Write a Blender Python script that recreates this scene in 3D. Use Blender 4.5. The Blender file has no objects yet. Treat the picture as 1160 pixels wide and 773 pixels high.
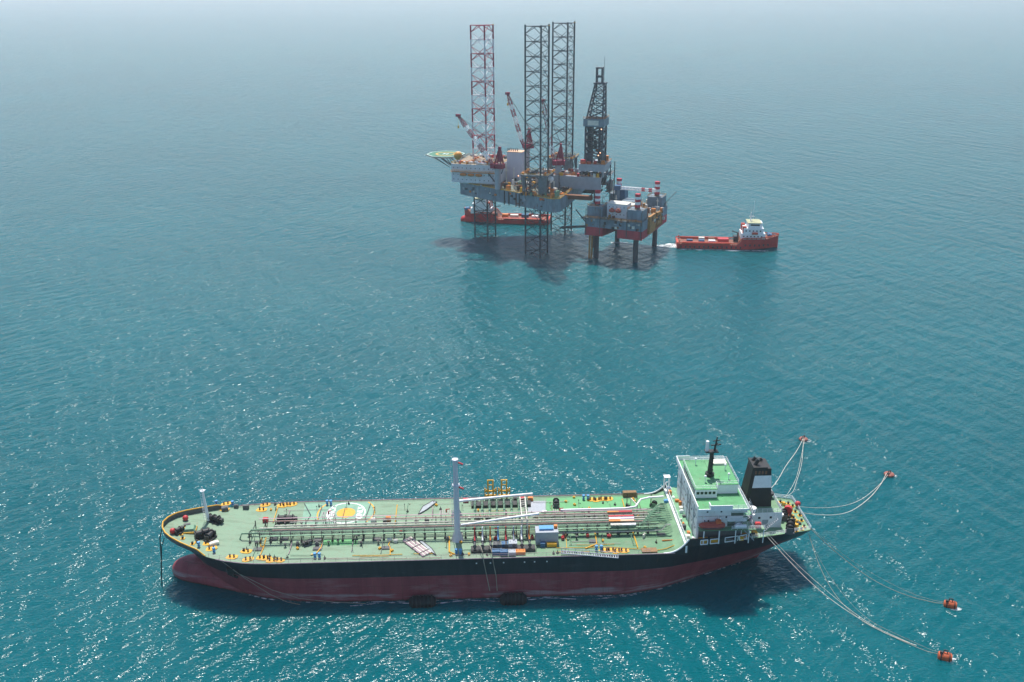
import bpy, math, random
from mathutils import Vector, Matrix

R = math.radians
scene = bpy.context.scene
COL = scene.collection

# ---------------------------------------------------------------- camera
cam_data = bpy.data.cameras.new('camera')
cam_data.sensor_width = 36.0
cam_data.lens = 36.0 * 1050.0 / 1160.0
cam_data.clip_start = 1.0
cam_data.clip_end = 120000.0
cam = bpy.data.objects.new('camera', cam_data)
COL.objects.link(cam)
cam.matrix_world = (Matrix.Translation((0, 0, 150)) @ Matrix.Rotation(R(69), 4, 'X')
                    @ Matrix.Rotation(R(-0.4), 4, 'Z'))
scene.camera = cam

# ---------------------------------------------------------------- sky, sun, exposure
SUN_ELEV, SUN_LEFT = 67.0, 9.0          # degrees above the horizon, degrees left of the view
world = bpy.data.worlds.new('World')
scene.world = world
world.use_nodes = True
wn = world.node_tree.nodes
sky = wn.new('ShaderNodeTexSky')
sky.sky_type = 'NISHITA'
sky.sun_disc = False
sky.sun_elevation = R(SUN_ELEV)
sky.sun_rotation = R(-SUN_LEFT)
sky.altitude = 100
sky.air_density = 1.0
sky.dust_density = 0.7
sky.ozone_density = 1.0
world.node_tree.links.new(sky.outputs[0], wn['Background'].inputs[0])
wn['Background'].inputs[1].default_value = 0.13

sun_data = bpy.data.lights.new('sun', 'SUN')
sun_data.energy = 4.8
sun_data.angle = R(0.55)
sun_data.color = (1.0, 0.95, 0.87)
sun = bpy.data.objects.new('sun', sun_data)
COL.objects.link(sun)
sun.rotation_euler = (R(90 - SUN_ELEV), 0, R(180 + SUN_LEFT))
# a sun lamp shines along its local -Z: tilt it so that the light comes from ahead-left and travels towards the camera
sd = Vector((-math.sin(R(SUN_LEFT)) * math.cos(R(SUN_ELEV)), math.cos(R(SUN_LEFT)) * math.cos(R(SUN_ELEV)), math.sin(R(SUN_ELEV))))
sun.rotation_euler = sd.to_track_quat('Z', 'Y').to_euler()

vs = scene.view_settings
vs.view_transform = 'Standard'
vs.look = 'None'
vs.exposure = 0.3
vs.gamma = 1.0
vs.use_curve_mapping = False
scene.cycles.max_bounces = 6
scene.cycles.volume_bounces = 1
scene.cycles.use_denoising = True

# ---------------------------------------------------------------- materials
def nodes_of(name):
    m = bpy.data.materials.new(name)
    m.use_nodes = True
    nt = m.node_tree
    return m, nt, nt.nodes, nt.links, nt.nodes['Principled BSDF']

def mixc(nt, fac, a, b):
    n = nt.nodes.new('ShaderNodeMix')
    n.data_type = 'RGBA'
    for sock, val in ((n.inputs[0], fac), (n.inputs[6], a), (n.inputs[7], b)):
        if hasattr(val, 'is_output'):
            nt.links.new(val, sock)
        elif isinstance(val, (int, float)):
            sock.default_value = val
        else:
            sock.default_value = (*val, 1)
    return n.outputs[2]

def noise(nt, vec, scale, detail=3, rough=.55):
    n = nt.nodes.new('ShaderNodeTexNoise')
    n.inputs['Scale'].default_value = scale
    n.inputs['Detail'].default_value = detail
    n.inputs['Roughness'].default_value = rough
    nt.links.new(vec, n.inputs['Vector'])
    return n.outputs[0]

def rotated(nt, vec, rot):
    n = nt.nodes.new('ShaderNodeMapping')
    n.inputs['Rotation'].default_value = rot
    nt.links.new(vec, n.inputs['Vector'])
    return n.outputs[0]

def mapping(nt, vec, scale=(1, 1, 1), rot=(0, 0, 0)):
    if any(rot):            # turn first, then stretch along the turned axes
        vec = rotated(nt, vec, rot)
    n = nt.nodes.new('ShaderNodeMapping')
    n.inputs['Scale'].default_value = scale
    nt.links.new(vec, n.inputs['Vector'])
    return n.outputs[0]

def ramp(nt, fac, lo, hi):
    n = nt.nodes.new('ShaderNodeMapRange')
    n.inputs[1].default_value = lo
    n.inputs[2].default_value = hi
    nt.links.new(fac, n.inputs[0])
    return n.outputs[0]

def math_(nt, op, a, b=0.0):
    n = nt.nodes.new('ShaderNodeMath')
    n.operation = op
    for k, val in enumerate((a, b)):
        if hasattr(val, 'is_output'):
            nt.links.new(val, n.inputs[k])
        else:
            n.inputs[k].default_value = val
    return n.outputs[0]

# ---------------------------------------------------------------- sea
SW_S, SW_A, CH_S, CH_A, RI_S, RI_A, FI_S, FI_A, SEA_R = .11, 2.1, .24, 1.45, 1.2, .29, 2.2, .17, .155
def sea_material():
    m, nt, N, L, bs = nodes_of('sea_water')
    tc = N.new('ShaderNodeTexCoord').outputs['Object']
    swell = noise(nt, mapping(nt, tc, (.35, 1, 1), (0, 0, R(-112))), SW_S, 2, .5)
    chop = noise(nt, mapping(nt, tc, (.45, 1, 1), (0, 0, R(-44))), CH_S, 2, .5)
    ripple = noise(nt, mapping(nt, tc, (.42, 1, 1), (0, 0, R(-8))), RI_S, 1.5, .5)
    fine = noise(nt, mapping(nt, tc, (.5, 1, 1), (0, 0, R(12))), FI_S, 1, .5)
    # wind gusts roughen the surface in streaks
    gust = ramp(nt, noise(nt, mapping(nt, tc, (.5, 1, 1), (0, 0, R(20))), .016, 3, .55), .35, .66)
    g = math_(nt, 'MULTIPLY_ADD', gust, .55)
    N[-1].inputs[2].default_value = .75
    hs = math_(nt, 'MULTIPLY', swell, SW_A)
    hc = math_(nt, 'MULTIPLY', chop, CH_A)
    hr = math_(nt, 'MULTIPLY', math_(nt, 'MULTIPLY', ripple, RI_A), g)
    hf = math_(nt, 'MULTIPLY', math_(nt, 'MULTIPLY', fine, FI_A), g)
    h = math_(nt, 'ADD', math_(nt, 'ADD', hs, hc), math_(nt, 'ADD', hr, hf))
    b = N.new('ShaderNodeBump')
    b.inputs['Strength'].default_value = 1.0
    b.inputs['Distance'].default_value = 1.0
    L.new(h, b.inputs['Height'])
    L.new(b.outputs[0], bs.inputs['Normal'])
    big = noise(nt, tc, .006, 3, .5)
    col = mixc(nt, ramp(nt, big, .3, .7), (.0001, .078, .096), (.0002, .098, .118))
    L.new(col, bs.inputs['Base Color'])
    bs.inputs['Roughness'].default_value = SEA_R
    bs.inputs['IOR'].default_value = 1.333
    bs.inputs['Specular IOR Level'].default_value = .26
    bs.subsurface_method = 'BURLEY'
    bs.inputs['Subsurface Weight'].default_value = 1.0
    bs.inputs['Subsurface Radius'].default_value = (1.5, 6.0, 7.0)
    bs.inputs['Subsurface Scale'].default_value = 1.0
    return m

def sheet(name, s, z):
    me = bpy.data.meshes.new(name)
    me.from_pydata([(-s, -s, z), (s, -s, z), (s, s, z), (-s, s, z)], [], [(0, 1, 2, 3)])
    o = bpy.data.objects.new(name, me)
    COL.objects.link(o)
    return o
sea = sheet('sea', 30000, 0)
sea['kind'] = 'structure'
sea.data.materials.append(sea_material())

# ---------------------------------------------------------------- the air
def haze_box():
    s, z0, z1 = 30500, -1.0, 156.0
    v = [(x, y, z) for z in (z0, z1) for x, y in ((-s, -s), (s, -s), (s, s), (-s, s))]
    me = bpy.data.meshes.new('haze')
    me.from_pydata(v, [], [(3, 2, 1, 0), (4, 5, 6, 7), (0, 1, 5, 4), (1, 2, 6, 5), (2, 3, 7, 6), (3, 0, 4, 7)])
    o = bpy.data.objects.new('haze', me)
    COL.objects.link(o)
    o['kind'] = 'stuff'
    m = bpy.data.materials.new('haze_air')
    m.use_nodes = True
    nt = m.node_tree
    nt.nodes.remove(nt.nodes['Principled BSDF'])
    pv = nt.nodes.new('ShaderNodeVolumePrincipled')
    pv.inputs['Color'].default_value = (.965, .975, .985, 1)
    pv.inputs['Density'].default_value = .000122
    pv.inputs['Anisotropy'].default_value = .52
    nt.links.new(pv.outputs[0], nt.nodes['Material Output'].inputs['Volume'])
    me.materials.append(m)
haze_box()

# ---------------------------------------------------------------- object helpers
def paint(name, col, rough=.55, metal=0.0, var=.12, scale=.6, rust=0.0, streak=False, weather=None):
    """Painted metal: uneven tone, optional rust spots or vertical run-off streaks."""
    m, nt, N, L, bs = nodes_of(name)
    tc = N.new('ShaderNodeTexCoord').outputs['Object']
    v = mapping(nt, tc, (1, 1, .12)) if streak else tc
    n1 = noise(nt, v, scale, 4, .6)
    dark = tuple(c * (1 - 1.6 * var) for c in col)
    lite = tuple(min(1, c * (1 + var)) for c in col)
    out = mixc(nt, ramp(nt, n1, .3, .7), dark, lite)
    if weather:
        n3 = noise(nt, tc, scale * .23, 5, .65)
        out = mixc(nt, ramp(nt, n3, .46, .74), out, weather)
    if rust:
        n2 = noise(nt, v, scale * 2.1, 5, .7)
        out = mixc(nt, ramp(nt, n2, .66 - rust * .25, .74 - rust * .2), out, (.16, .06, .03))
    L.new(out, bs.inputs['Base Color'])
    bs.inputs['Roughness'].default_value = rough
    bs.inputs['Metallic'].default_value = metal
    return m

class MB:
    """Collects shapes and links them as ONE mesh object."""
    def __init__(s):
        s.v, s.f, s.mi, s.cur = [], [], [], 0
    def mat(s, i):
        s.cur = i
        return s
    def add(s, vs_, fs):
        b = len(s.v)
        s.v += [tuple(p) for p in vs_]
        for f in fs:
            s.f.append([b + i for i in f])
            s.mi.append(s.cur)
        return s
    def box(s, x0, x1, y0, y1, z0, z1):
        return s.add([(x, y, z) for z in (z0, z1) for x, y in ((x0, y0), (x1, y0), (x1, y1), (x0, y1))],
                     [(3, 2, 1, 0), (4, 5, 6, 7), (0, 1, 5, 4), (1, 2, 6, 5), (2, 3, 7, 6), (3, 0, 4, 7)])
    def cbox(s, c, d, rz=0.0):
        cs, sn = math.cos(rz), math.sin(rz)
        vs_ = []
        for z in (-.5, .5):
            for x, y in ((-.5, -.5), (.5, -.5), (.5, .5), (-.5, .5)):
                X, Y = x * d[0], y * d[1]
                vs_.append((c[0] + X * cs - Y * sn, c[1] + X * sn + Y * cs, c[2] + z * d[2]))
        return s.add(vs_, [(3, 2, 1, 0), (4, 5, 6, 7), (0, 1, 5, 4), (1, 2, 6, 5), (2, 3, 7, 6), (3, 0, 4, 7)])
    def prism(s, poly, z0, z1, poly2=None):
        n = len(poly)
        p2 = poly2 or poly
        vs_ = [(x, y, z0) for x, y in poly] + [(x, y, z1) for x, y in p2]
        fs = [tuple(range(n - 1, -1, -1)), tuple(range(n, 2 * n))]
        fs += [(i, (i + 1) % n, n + (i + 1) % n, n + i) for i in range(n)]
        return s.add(vs_, fs)
    def rings(s, rs, cap=True, close=True):
        n = len(rs[0])
        vs_ = [p for r in rs for p in r]
        fs = []
        for k in range(len(rs) - 1):
            for i in range(n if close else n - 1):
                j = (i + 1) % n
                fs.append((k * n + i, k * n + j, (k + 1) * n + j, (k + 1) * n + i))
        if cap:
            fs.append(tuple(range(n - 1, -1, -1)))
            fs.append(tuple(range((len(rs) - 1) * n, len(rs) * n)))
        return s.add(vs_, fs)
    def tube(s, p, q, r, n=8, r2=None, turn=0.0):
        p, q = Vector(p), Vector(q)
        d = (q - p)
        if d.length < 1e-6:
            return s
        d.normalize()
        a = Vector((0, 0, 1)) if abs(d.z) < .95 else Vector((1, 0, 0))
        e1 = d.cross(a).normalized()
        e2 = d.cross(e1)
        r2 = r if r2 is None else r2
        def ring(c, rr):
            return [c + (e1 * math.cos(2 * math.pi * i / n + turn) + e2 * math.sin(2 * math.pi * i / n + turn)) * rr for i in range(n)]
        return s.rings([ring(q, r2), ring(p, r)])
    def bar(s, p, q, w):
        return s.tube(p, q, w * .7071, 4, turn=math.pi / 4)
    def path(s, pts, r, n=6):
        pts = [Vector(p) for p in pts]
        rs = []
        e1 = None
        for i, p in enumerate(pts):
            d = (pts[min(i + 1, len(pts) - 1)] - pts[max(i - 1, 0)]).normalized()
            if e1 is None:
                a = Vector((0, 0, 1)) if abs(d.z) < .95 else Vector((1, 0, 0))
                e1 = d.cross(a).normalized()
            else:
                e1 = (e1 - d * e1.dot(d)).normalized()
            e2 = d.cross(e1)
            rs.append([p + (e1 * math.cos(2 * math.pi * k / n) + e2 * math.sin(2 * math.pi * k / n)) * r for k in range(n)])
        return s.rings(rs[::-1])
    def lathe(s, prof, c=(0, 0, 0), n=16):
        rs = [[(c[0] + r * math.cos(2 * math.pi * i / n), c[1] + r * math.sin(2 * math.pi * i / n), c[2] + z) for i in range(n)] for r, z in prof]
        return s.rings(rs)
    def ball(s, c, r, n=14, squash=1.0):
        prof = [(max(.001, r * math.sin(math.pi * k / 8)), -r * squash * math.cos(math.pi * k / 8)) for k in range(9)]
        return s.lathe(prof, c, n)
    def build(s, name, mats, parent=None, loc=(0, 0, 0), rz=0.0, smooth=False):
        me = bpy.data.meshes.new(name)
        me.from_pydata(s.v, [], s.f)
        mats = mats if isinstance(mats, (list, tuple)) else [mats]
        for m in mats:
            me.materials.append(m)
        me.polygons.foreach_set('material_index', s.mi)
        if smooth:
            me.polygons.foreach_set('use_smooth', [True] * len(s.f))
            me.set_sharp_from_angle(angle=R(38))
        me.update()
        return place(name, me, parent, loc, rz)

def place(name, me, parent=None, loc=(0, 0, 0), rz=0.0):
    o = bpy.data.objects.new(name, me)
    COL.objects.link(o)
    o.parent = parent
    o.location = loc
    o.rotation_euler = (0, 0, rz)
    return o

def thing(name, label, cat, loc=(0, 0, 0), rz=0.0, group=None):
    o = place(name, None, None, loc, rz)
    o.empty_display_size = 1
    return tag(o, label, cat, group)

def tag(o, label, cat, group=None):
    o['label'] = label
    o['category'] = cat
    if group:
        o['group'] = group
    return o

def copy_part(o, loc, rz=0.0, parent=None):
    c = o.copy()
    COL.objects.link(c)
    c.parent = parent or o.parent
    c.location = loc
    c.rotation_euler = (0, 0, rz)
    for ch in list(o.children):
        k = ch.copy()
        COL.objects.link(k)
        k.parent = c
    return c

def repeat(o, spots):
    """Moves the first of a kind to spots[0] and copies it (with its sub-parts) to the rest."""
    for i, sp in enumerate(spots):
        loc, rz = (sp[:3], sp[3] if len(sp) > 3 else 0.0)
        if i == 0:
            o.location = loc
            o.rotation_euler = (0, 0, rz)
        else:
            copy_part(o, loc, rz)

def lerp_table(t, x):
    if x <= t[0][0]:
        (x0, y0), (x1, y1) = t[0], t[1]
    elif x >= t[-1][0]:
        (x0, y0), (x1, y1) = t[-2], t[-1]
    else:
        for k in range(len(t) - 1):
            if t[k][0] <= x <= t[k + 1][0]:
                (x0, y0), (x1, y1) = t[k], t[k + 1]
                break
    return y0 + (y1 - y0) * (x - x0) / (x1 - x0)

def railing(name, pts, mat, parent, h=1.1, step=2.0, w=.07, rails=2):
    b = MB()
    for p, q in zip(pts[:-1], pts[1:]):
        p, q = Vector(p), Vector(q)
        n = max(1, round((q - p).length / step))
        for k in range(n + 1):
            a = p.lerp(q, k / n)
            b.bar(a, a + Vector((0, 0, h)), w)
        for j in range(rails):
            z = Vector((0, 0, h * (1 - j / rails)))
            b.bar(p + z, q + z, w)
    return b.build(name, mat, parent)

def deck_paint():
    """Pale worn green forward, a fresher coat aft of the manifold, with tracks, stains and rust."""
    m, nt, N, L, bs = nodes_of('tanker_deck_paint')
    tc = N.new('ShaderNodeTexCoord').outputs['Object']
    sx = N.new('ShaderNodeSeparateXYZ')
    L.new(tc, sx.inputs[0])
    n0 = noise(nt, tc, .12, 4, .6)
    edge = math_(nt, 'ADD', sx.outputs[0], math_(nt, 'MULTIPLY', n0, 24))
    c = mixc(nt, ramp(nt, edge, 16, 36), (.19, .30, .20), (.105, .235, .125))
    n1 = noise(nt, tc, .45, 5, .65)
    c = mixc(nt, math_(nt, 'MULTIPLY', ramp(nt, n1, .42, .72), .5), c, (.225, .28, .20))
    n2 = noise(nt, mapping(nt, tc, (.25, 1, 1)), .5, 5, .7)
    c = mixc(nt, math_(nt, 'MULTIPLY', ramp(nt, n2, .50, .72), .7), c, (.10, .135, .085))
    n3 = noise(nt, tc, 1.3, 5, .75)
    c = mixc(nt, math_(nt, 'MULTIPLY', ramp(nt, n3, .58, .70), .7), c, (.23, .12, .06))
    # weld seams between deck plates
    br = N.new('ShaderNodeTexBrick')
    br.inputs['Scale'].default_value = 1.0
    br.inputs['Brick Width'].default_value = 7.5
    br.inputs['Row Height'].default_value = 2.4
    br.inputs['Mortar Size'].default_value = .05
    L.new(tc, br.inputs['Vector'])
    c = mixc(nt, math_(nt, 'MULTIPLY', br.outputs['Fac'], .35), c, (.15, .20, .14))
    L.new(c, bs.inputs['Base Color'])
    bs.inputs['Roughness'].default_value = .75
    return m

# palette
P = {
    'black': paint('black_hull_paint', (.010, .012, .018), .5, var=.4, scale=1.1, streak=True, rust=.03, weather=(.035, .036, .04)),
    'red': paint('antifouling_red', (.20, .042, .045), .7, var=.22, scale=.3, streak=True, weather=(.27, .12, .11)),
    'deck': deck_paint(),
    'deck2': paint('fresh_green_deck', (.11, .34, .14), .7, var=.07, scale=.4),
    'roof': paint('bright_green_deck', (.085, .30, .125), .75, var=.14, scale=.5, rust=.05, weather=(.16, .34, .18)),
    'sterndeck': paint('worn_green_deck', (.17, .31, .18), .8, var=.15, scale=.4, rust=.08),
    'white': paint('white_paint', (.84, .845, .85), .5, var=.05, scale=.5, streak=True, rust=.03),
    'offwhite': paint('cream_paint', (.66, .64, .56), .55, var=.06),
    'grey': paint('grey_paint', (.36, .39, .43), .5, var=.08, rust=.03),
    'dgrey': paint('dark_grey_steel', (.09, .095, .10), .6, var=.2, scale=1.5),
    'dark': paint('dark_machinery', (.03, .032, .034), .6, var=.3, scale=2),
    'iron': paint('black_iron', (.014, .014, .016), .55, var=.3, scale=2),
    'yellow': paint('yellow_paint', (.70, .36, .02), .5, var=.1, scale=2),
    'orange': paint('orange_paint', (.62, .20, .03), .55, var=.12, scale=1.2),
    'blue': paint('blue_paint', (.09, .30, .55), .5, var=.1, scale=2),
    'dblue': paint('dark_blue_paint', (.04, .12, .24), .5, var=.2, scale=2),
    'redp': paint('red_paint', (.50, .035, .04), .5, var=.12, scale=1.5),
    'pipered': paint('red_oxide_pipe', (.44, .27, .24), .6, var=.2, scale=.8, rust=.1),
    'pipegreen': paint('green_pipe', (.16, .30, .19), .55, var=.2, scale=.8, rust=.08),
    'pipepale': paint('pale_pipe', (.52, .50, .44), .55, var=.12, scale=.8, rust=.08),
    'brown': paint('brown_canvas', (.26, .16, .08), .85, var=.2, scale=1.5),
    'rope': paint('mooring_rope', (.62, .58, .50), .9, var=.15, scale=.5),
    'roped': paint('weathered_rope', (.33, .30, .24), .9, var=.2, scale=.5),
    'glass': paint('dark_glass', (.02, .025, .03), .12, var=.2),
    'rust': paint('rusty_steel', (.20, .085, .045), .8, var=.3, scale=2),
    'mauve': paint('mauve_plastic', (.42, .30, .33), .7, var=.15, scale=1.5),
    'matgrey': paint('grey_canvas', (.36, .40, .42), .8, var=.08, scale=1.5),
    'buoy': paint('orange_buoy_paint', (.56, .11, .035), .6, var=.2, scale=1.2, rust=.12),
    'rubber': paint('black_rubber', (.012, .012, .013), .75, var=.3, scale=3),
}
P.update({
    'galleryshade': paint('gallery_shade_green', (.10, .15, .12), .8, var=.2),  # shade of the after galleries, painted as a dark green
    'lilac': paint('lilac_paint', (.55, .50, .66), .6, var=.06),
    'peach': paint('peach_paint', (.72, .44, .28), .6, var=.06),
    'rustline': paint('stained_white', (.52, .46, .42), .6, var=.2, scale=2, rust=.3),
    'rooftan': paint('roof_deck_tan', (.30, .24, .17), .8, var=.3, scale=.6, rust=.2),
    'pad': paint('winch_pad_green', (.20, .36, .26), .75, var=.1, scale=.5),
    'jackgrey': paint('jack_house_steel', (.16, .18, .19), .6, var=.2, rust=.15),
    'walk': paint('walkway_green', (.17, .36, .21), .8, var=.2, scale=.8, rust=.1),
    'palegrey': paint('pale_grey_mast', (.58, .60, .65), .5, var=.06, streak=True),
    'funnel': paint('funnel_black', (.012, .011, .012), .55, var=.3, scale=.5, weather=(.028, .02, .017)),
    'fband': paint('funnel_band', (.82, .83, .85), .5, var=.06),
    'lboat': paint('lifeboat_red', (.42, .07, .05), .5, var=.12, scale=1.5),
    'lboat2': paint('lifeboat_orange', (.60, .13, .04), .5, var=.1),
    'leg': paint('dark_leg_steel', (.045, .055, .065), .6, var=.25, scale=.4),
    'legred': paint('leg_red', (.36, .025, .055), .55, var=.12, scale=.5),
    'legwhite': paint('leg_white', (.70, .66, .68), .55, var=.08, scale=.5),
    'righull': paint('rig_hull_grey', (.23, .29, .34), .6, var=.2, scale=.6, streak=True, rust=.28, weather=(.15, .18, .20)),
    'rigdeck': paint('rig_deck_plates', (.13, .16, .14), .8, var=.3, scale=.5, rust=.35),
    'rigwhite': paint('rig_quarters_white', (.66, .68, .72), .55, var=.06, streak=True, rust=.08),
    'orangeball': paint('ochre_tank_paint', (.66, .30, .05), .5, var=.08),
    'silo': paint('silo_white', (.62, .61, .68), .5, var=.05, streak=True),
    'helidark': paint('helideck_frame', (.10, .12, .12), .7, var=.2),
    'heligreen': paint('helideck_green', (.06, .20, .13), .8, var=.15),
    'cranered': paint('crane_crimson', (.30, .015, .05), .5, var=.12),
    'derrick': paint('derrick_steel', (.065, .08, .095), .6, var=.2, rust=.1),
    'derrickgrey': paint('racking_board_grey', (.20, .26, .30), .6, var=.12),
    'platgrey': paint('platform_grey', (.18, .25, .31), .6, var=.2, scale=.7, streak=True, rust=.25, weather=(.12, .16, .19)),
    'platred': paint('platform_red', (.46, .04, .06), .6, var=.2, scale=.4, streak=True),
    'platleg': paint('platform_leg', (.05, .055, .065), .6, var=.3, scale=.5, streak=True),
    'band': paint('band_red', (.48, .02, .04), .5, var=.08),
    'ochre': paint('ochre_gear', (.42, .20, .05), .65, var=.25, scale=1.0, rust=.2),
    'vred': paint('vessel_red', (.55, .02, .02), .5, var=.15, scale=.5, streak=True),
    'vorange': paint('vessel_orange', (.58, .07, .03), .5, var=.12),
    'vdeck': paint('vessel_deck', (.24, .09, .06), .8, var=.3, scale=.6),
    'yroof': paint('vessel_roof', (.42, .42, .25), .7, var=.12),
    'buoyrust': paint('weathered_buoy', (.30, .10, .075), .7, var=.35, scale=1.5, rust=.3),
})
def lamp_mat():
    m, nt, N, L, bs = nodes_of('lit_lamp')
    bs.inputs['Emission Color'].default_value = (1, .45, .2, 1)
    bs.inputs['Emission Strength'].default_value = 2.2
    return m
P['lamp'] = lamp_mat()

SHIP_O, SHIP_A = Vector((-7.07, 217.9, 0)), 0.03371
RIG_O, RIG_A = Vector((10.98, 565.09, 0)), -0.31243
PLAT_O, PLAT_A = Vector((68.79, 539.46, 0)), -0.43749
PLAT_M = Matrix.Translation(PLAT_O) @ Matrix.Rotation(PLAT_A, 4, 'Z')

# ================================================================ OIL TANKER
# ship frame: x runs from bow (-) to stern (+), y away from the camera, z up from the waterline
tanker = thing('oil_tanker', 'long oil tanker with pale green deck, black and red hull and white bridge house',
               'oil tanker', (SHIP_O), SHIP_A)
T = tanker
DK = 12.3
BD = [(-87, 0), (-86.4, 2.6), (-85, 4.9), (-83, 6.7), (-80, 8.6), (-76, 10.7), (-72, 12.5), (-68, 13.7), (-62, 14.8), (-54, 15.2), (46, 15.2), (54, 14.9), (60, 14.2), (66, 13.0), (72, 11.5), (78, 10.0), (84, 8.6), (86.5, 7.9)]
BW = [(-90, -19), (-80, -3.6), (-77.6, 0), (-74.6, 4.0), (-70, 7.2), (-65, 9.9), (-58.5, 12.6), (-50, 14.3), (-40, 15.1), (-30, 15.2), (36, 15.2), (45, 13.2), (54, 9.4), (64, 4.6), (73, .8), (78, -2.5), (86.5, -7.5)]
def deck_z(x):
    z = DK
    if x < -58:
        z += 2.7 * ((-58 - x) / 29) ** 2
    if x > 52:
        z = 14.3 - max(0, x - 64) * .03
    elif x > 48.5:
        z = DK + (14.3 - DK) * (x - 48.5) / 3.5
    return z
def half(x, z):
    zd = deck_z(x)
    a, b = lerp_table(BW, x), lerp_table(BD, x)
    if z <= 0:
        w = a * (1 + z * .03)
    else:
        w = a + (b - a) * min(1, z / zd) ** (.95 + .6 * max(0, min(1, (-66 - x) / 12)))
    return max(0.02, w)

def build_hull():
    xs = [-87, -86.7, -86.2, -85.5, -84.5, -83, -81.5, -80, -78.5, -77, -75.5, -74, -72, -70, -67, -64, -60, -56, -50, -44, -36, -24, -8, 8, 24, 36, 42, 46, 48.5, 50, 52, 55, 58, 61, 64, 67, 70, 73, 76, 79, 82, 85, 86.5]
    rows = [-4, -1.5, 0, 1.2, 2.4, 3.8, 5.2, 6.4, 7.4, 8.6, 10.0, 11.2, None]
    b = MB()
    def sec(x, s):
        zt = deck_z(x)
        z0 = -9.0
        while z0 < zt - .1 and half(x, z0) <= .03:      # the keel line rises towards stem and counter
            z0 += .05
        out = []
        for z in rows:
            zz = zt if z is None else min(max(z, z0), zt)
            out.append((x, s * half(x, zz), zz))
        return out
    for s in (-1, 1):
        S_ = [sec(x, s) for x in xs]
        for i in range(len(xs) - 1):
            for k in range(len(rows) - 1):
                b.mat(0 if k >= 8 else 1)
                q = [S_[i][k], S_[i + 1][k], S_[i + 1][k + 1], S_[i][k + 1]]
                b.add(q if s < 0 else q[::-1], [(0, 1, 2, 3)])
    # transom
    A, B = sec(xs[-1], -1), sec(xs[-1], 1)
    for k in range(len(rows) - 1):
        b.mat(0 if k >= 8 else 1)
        b.add([A[k], B[k], B[k + 1], A[k + 1]], [(0, 1, 2, 3)])
    # bulbous bow
    b.mat(1)
    rs = []
    for x, w, h, zc in ((-86.4, .05, .05, 1.4), (-86.2, 1.1, 1.1, 1.4), (-85.6, 2.1, 2.0, 1.4), (-84.4, 3.1, 2.9, 1.3), (-82.5, 4.1, 3.6, 1.2), (-80, 5.0, 4.0, 1.1), (-77, 6.0, 4.2, 1.0),
                        (-74, 7.0, 4.4, .8), (-70, 8.4, 4.5, .5), (-66, 9.8, 4.5, 0), (-61, 11.4, 4.4, -.4), (-55, 12.8, 4.0, -.8)):
        rs.append([(x, w * math.cos(2 * math.pi * i / 24), zc + h * math.sin(2 * math.pi * i / 24)) for i in range(24)])
    b.rings(rs[::-1])
    return b.build('hull', [P['black'], HULLRED], T, smooth=True)

def hull_seams(nt, tc, c, dark):
    sx = nt.nodes.new('ShaderNodeSeparateXYZ')
    nt.links.new(tc, sx.inputs[0])
    cb = nt.nodes.new('ShaderNodeCombineXYZ')
    nt.links.new(sx.outputs[0], cb.inputs[0])
    nt.links.new(sx.outputs[2], cb.inputs[1])
    br = nt.nodes.new('ShaderNodeTexBrick')
    br.inputs['Scale'].default_value = 1.0
    br.inputs['Brick Width'].default_value = 9.0
    br.inputs['Row Height'].default_value = 2.3
    br.inputs['Mortar Size'].default_value = .06
    br.inputs['Mortar Smooth'].default_value = .6
    nt.links.new(cb.outputs[0], br.inputs['Vector'])
    return mixc(nt, math_(nt, 'MULTIPLY', br.outputs['Fac'], .45), c, dark)
def hull_black():
    m, nt, N, L, bs = nodes_of('worn_black_topsides')
    tc = N.new('ShaderNodeTexCoord').outputs['Object']
    n1 = noise(nt, mapping(nt, tc, (1, 1, .1)), .8, 5, .65)
    c = mixc(nt, ramp(nt, n1, .35, .75), (.008, .010, .016), (.024, .027, .035))
    n2 = noise(nt, mapping(nt, tc, (.35, .35, 1.2)), .5, 5, .7)
    c = mixc(nt, math_(nt, 'MULTIPLY', ramp(nt, n2, .60, .72), .5), c, (.075, .075, .08))
    n3 = noise(nt, mapping(nt, tc, (1, 1, .06)), 1.1, 4, .75)
    c = mixc(nt, math_(nt, 'MULTIPLY', ramp(nt, n3, .64, .74), .5), c, (.10, .05, .03))
    c = hull_seams(nt, tc, c, (.035, .035, .04))
    L.new(c, bs.inputs['Base Color'])
    bs.inputs['Roughness'].default_value = .5
    return m
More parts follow.
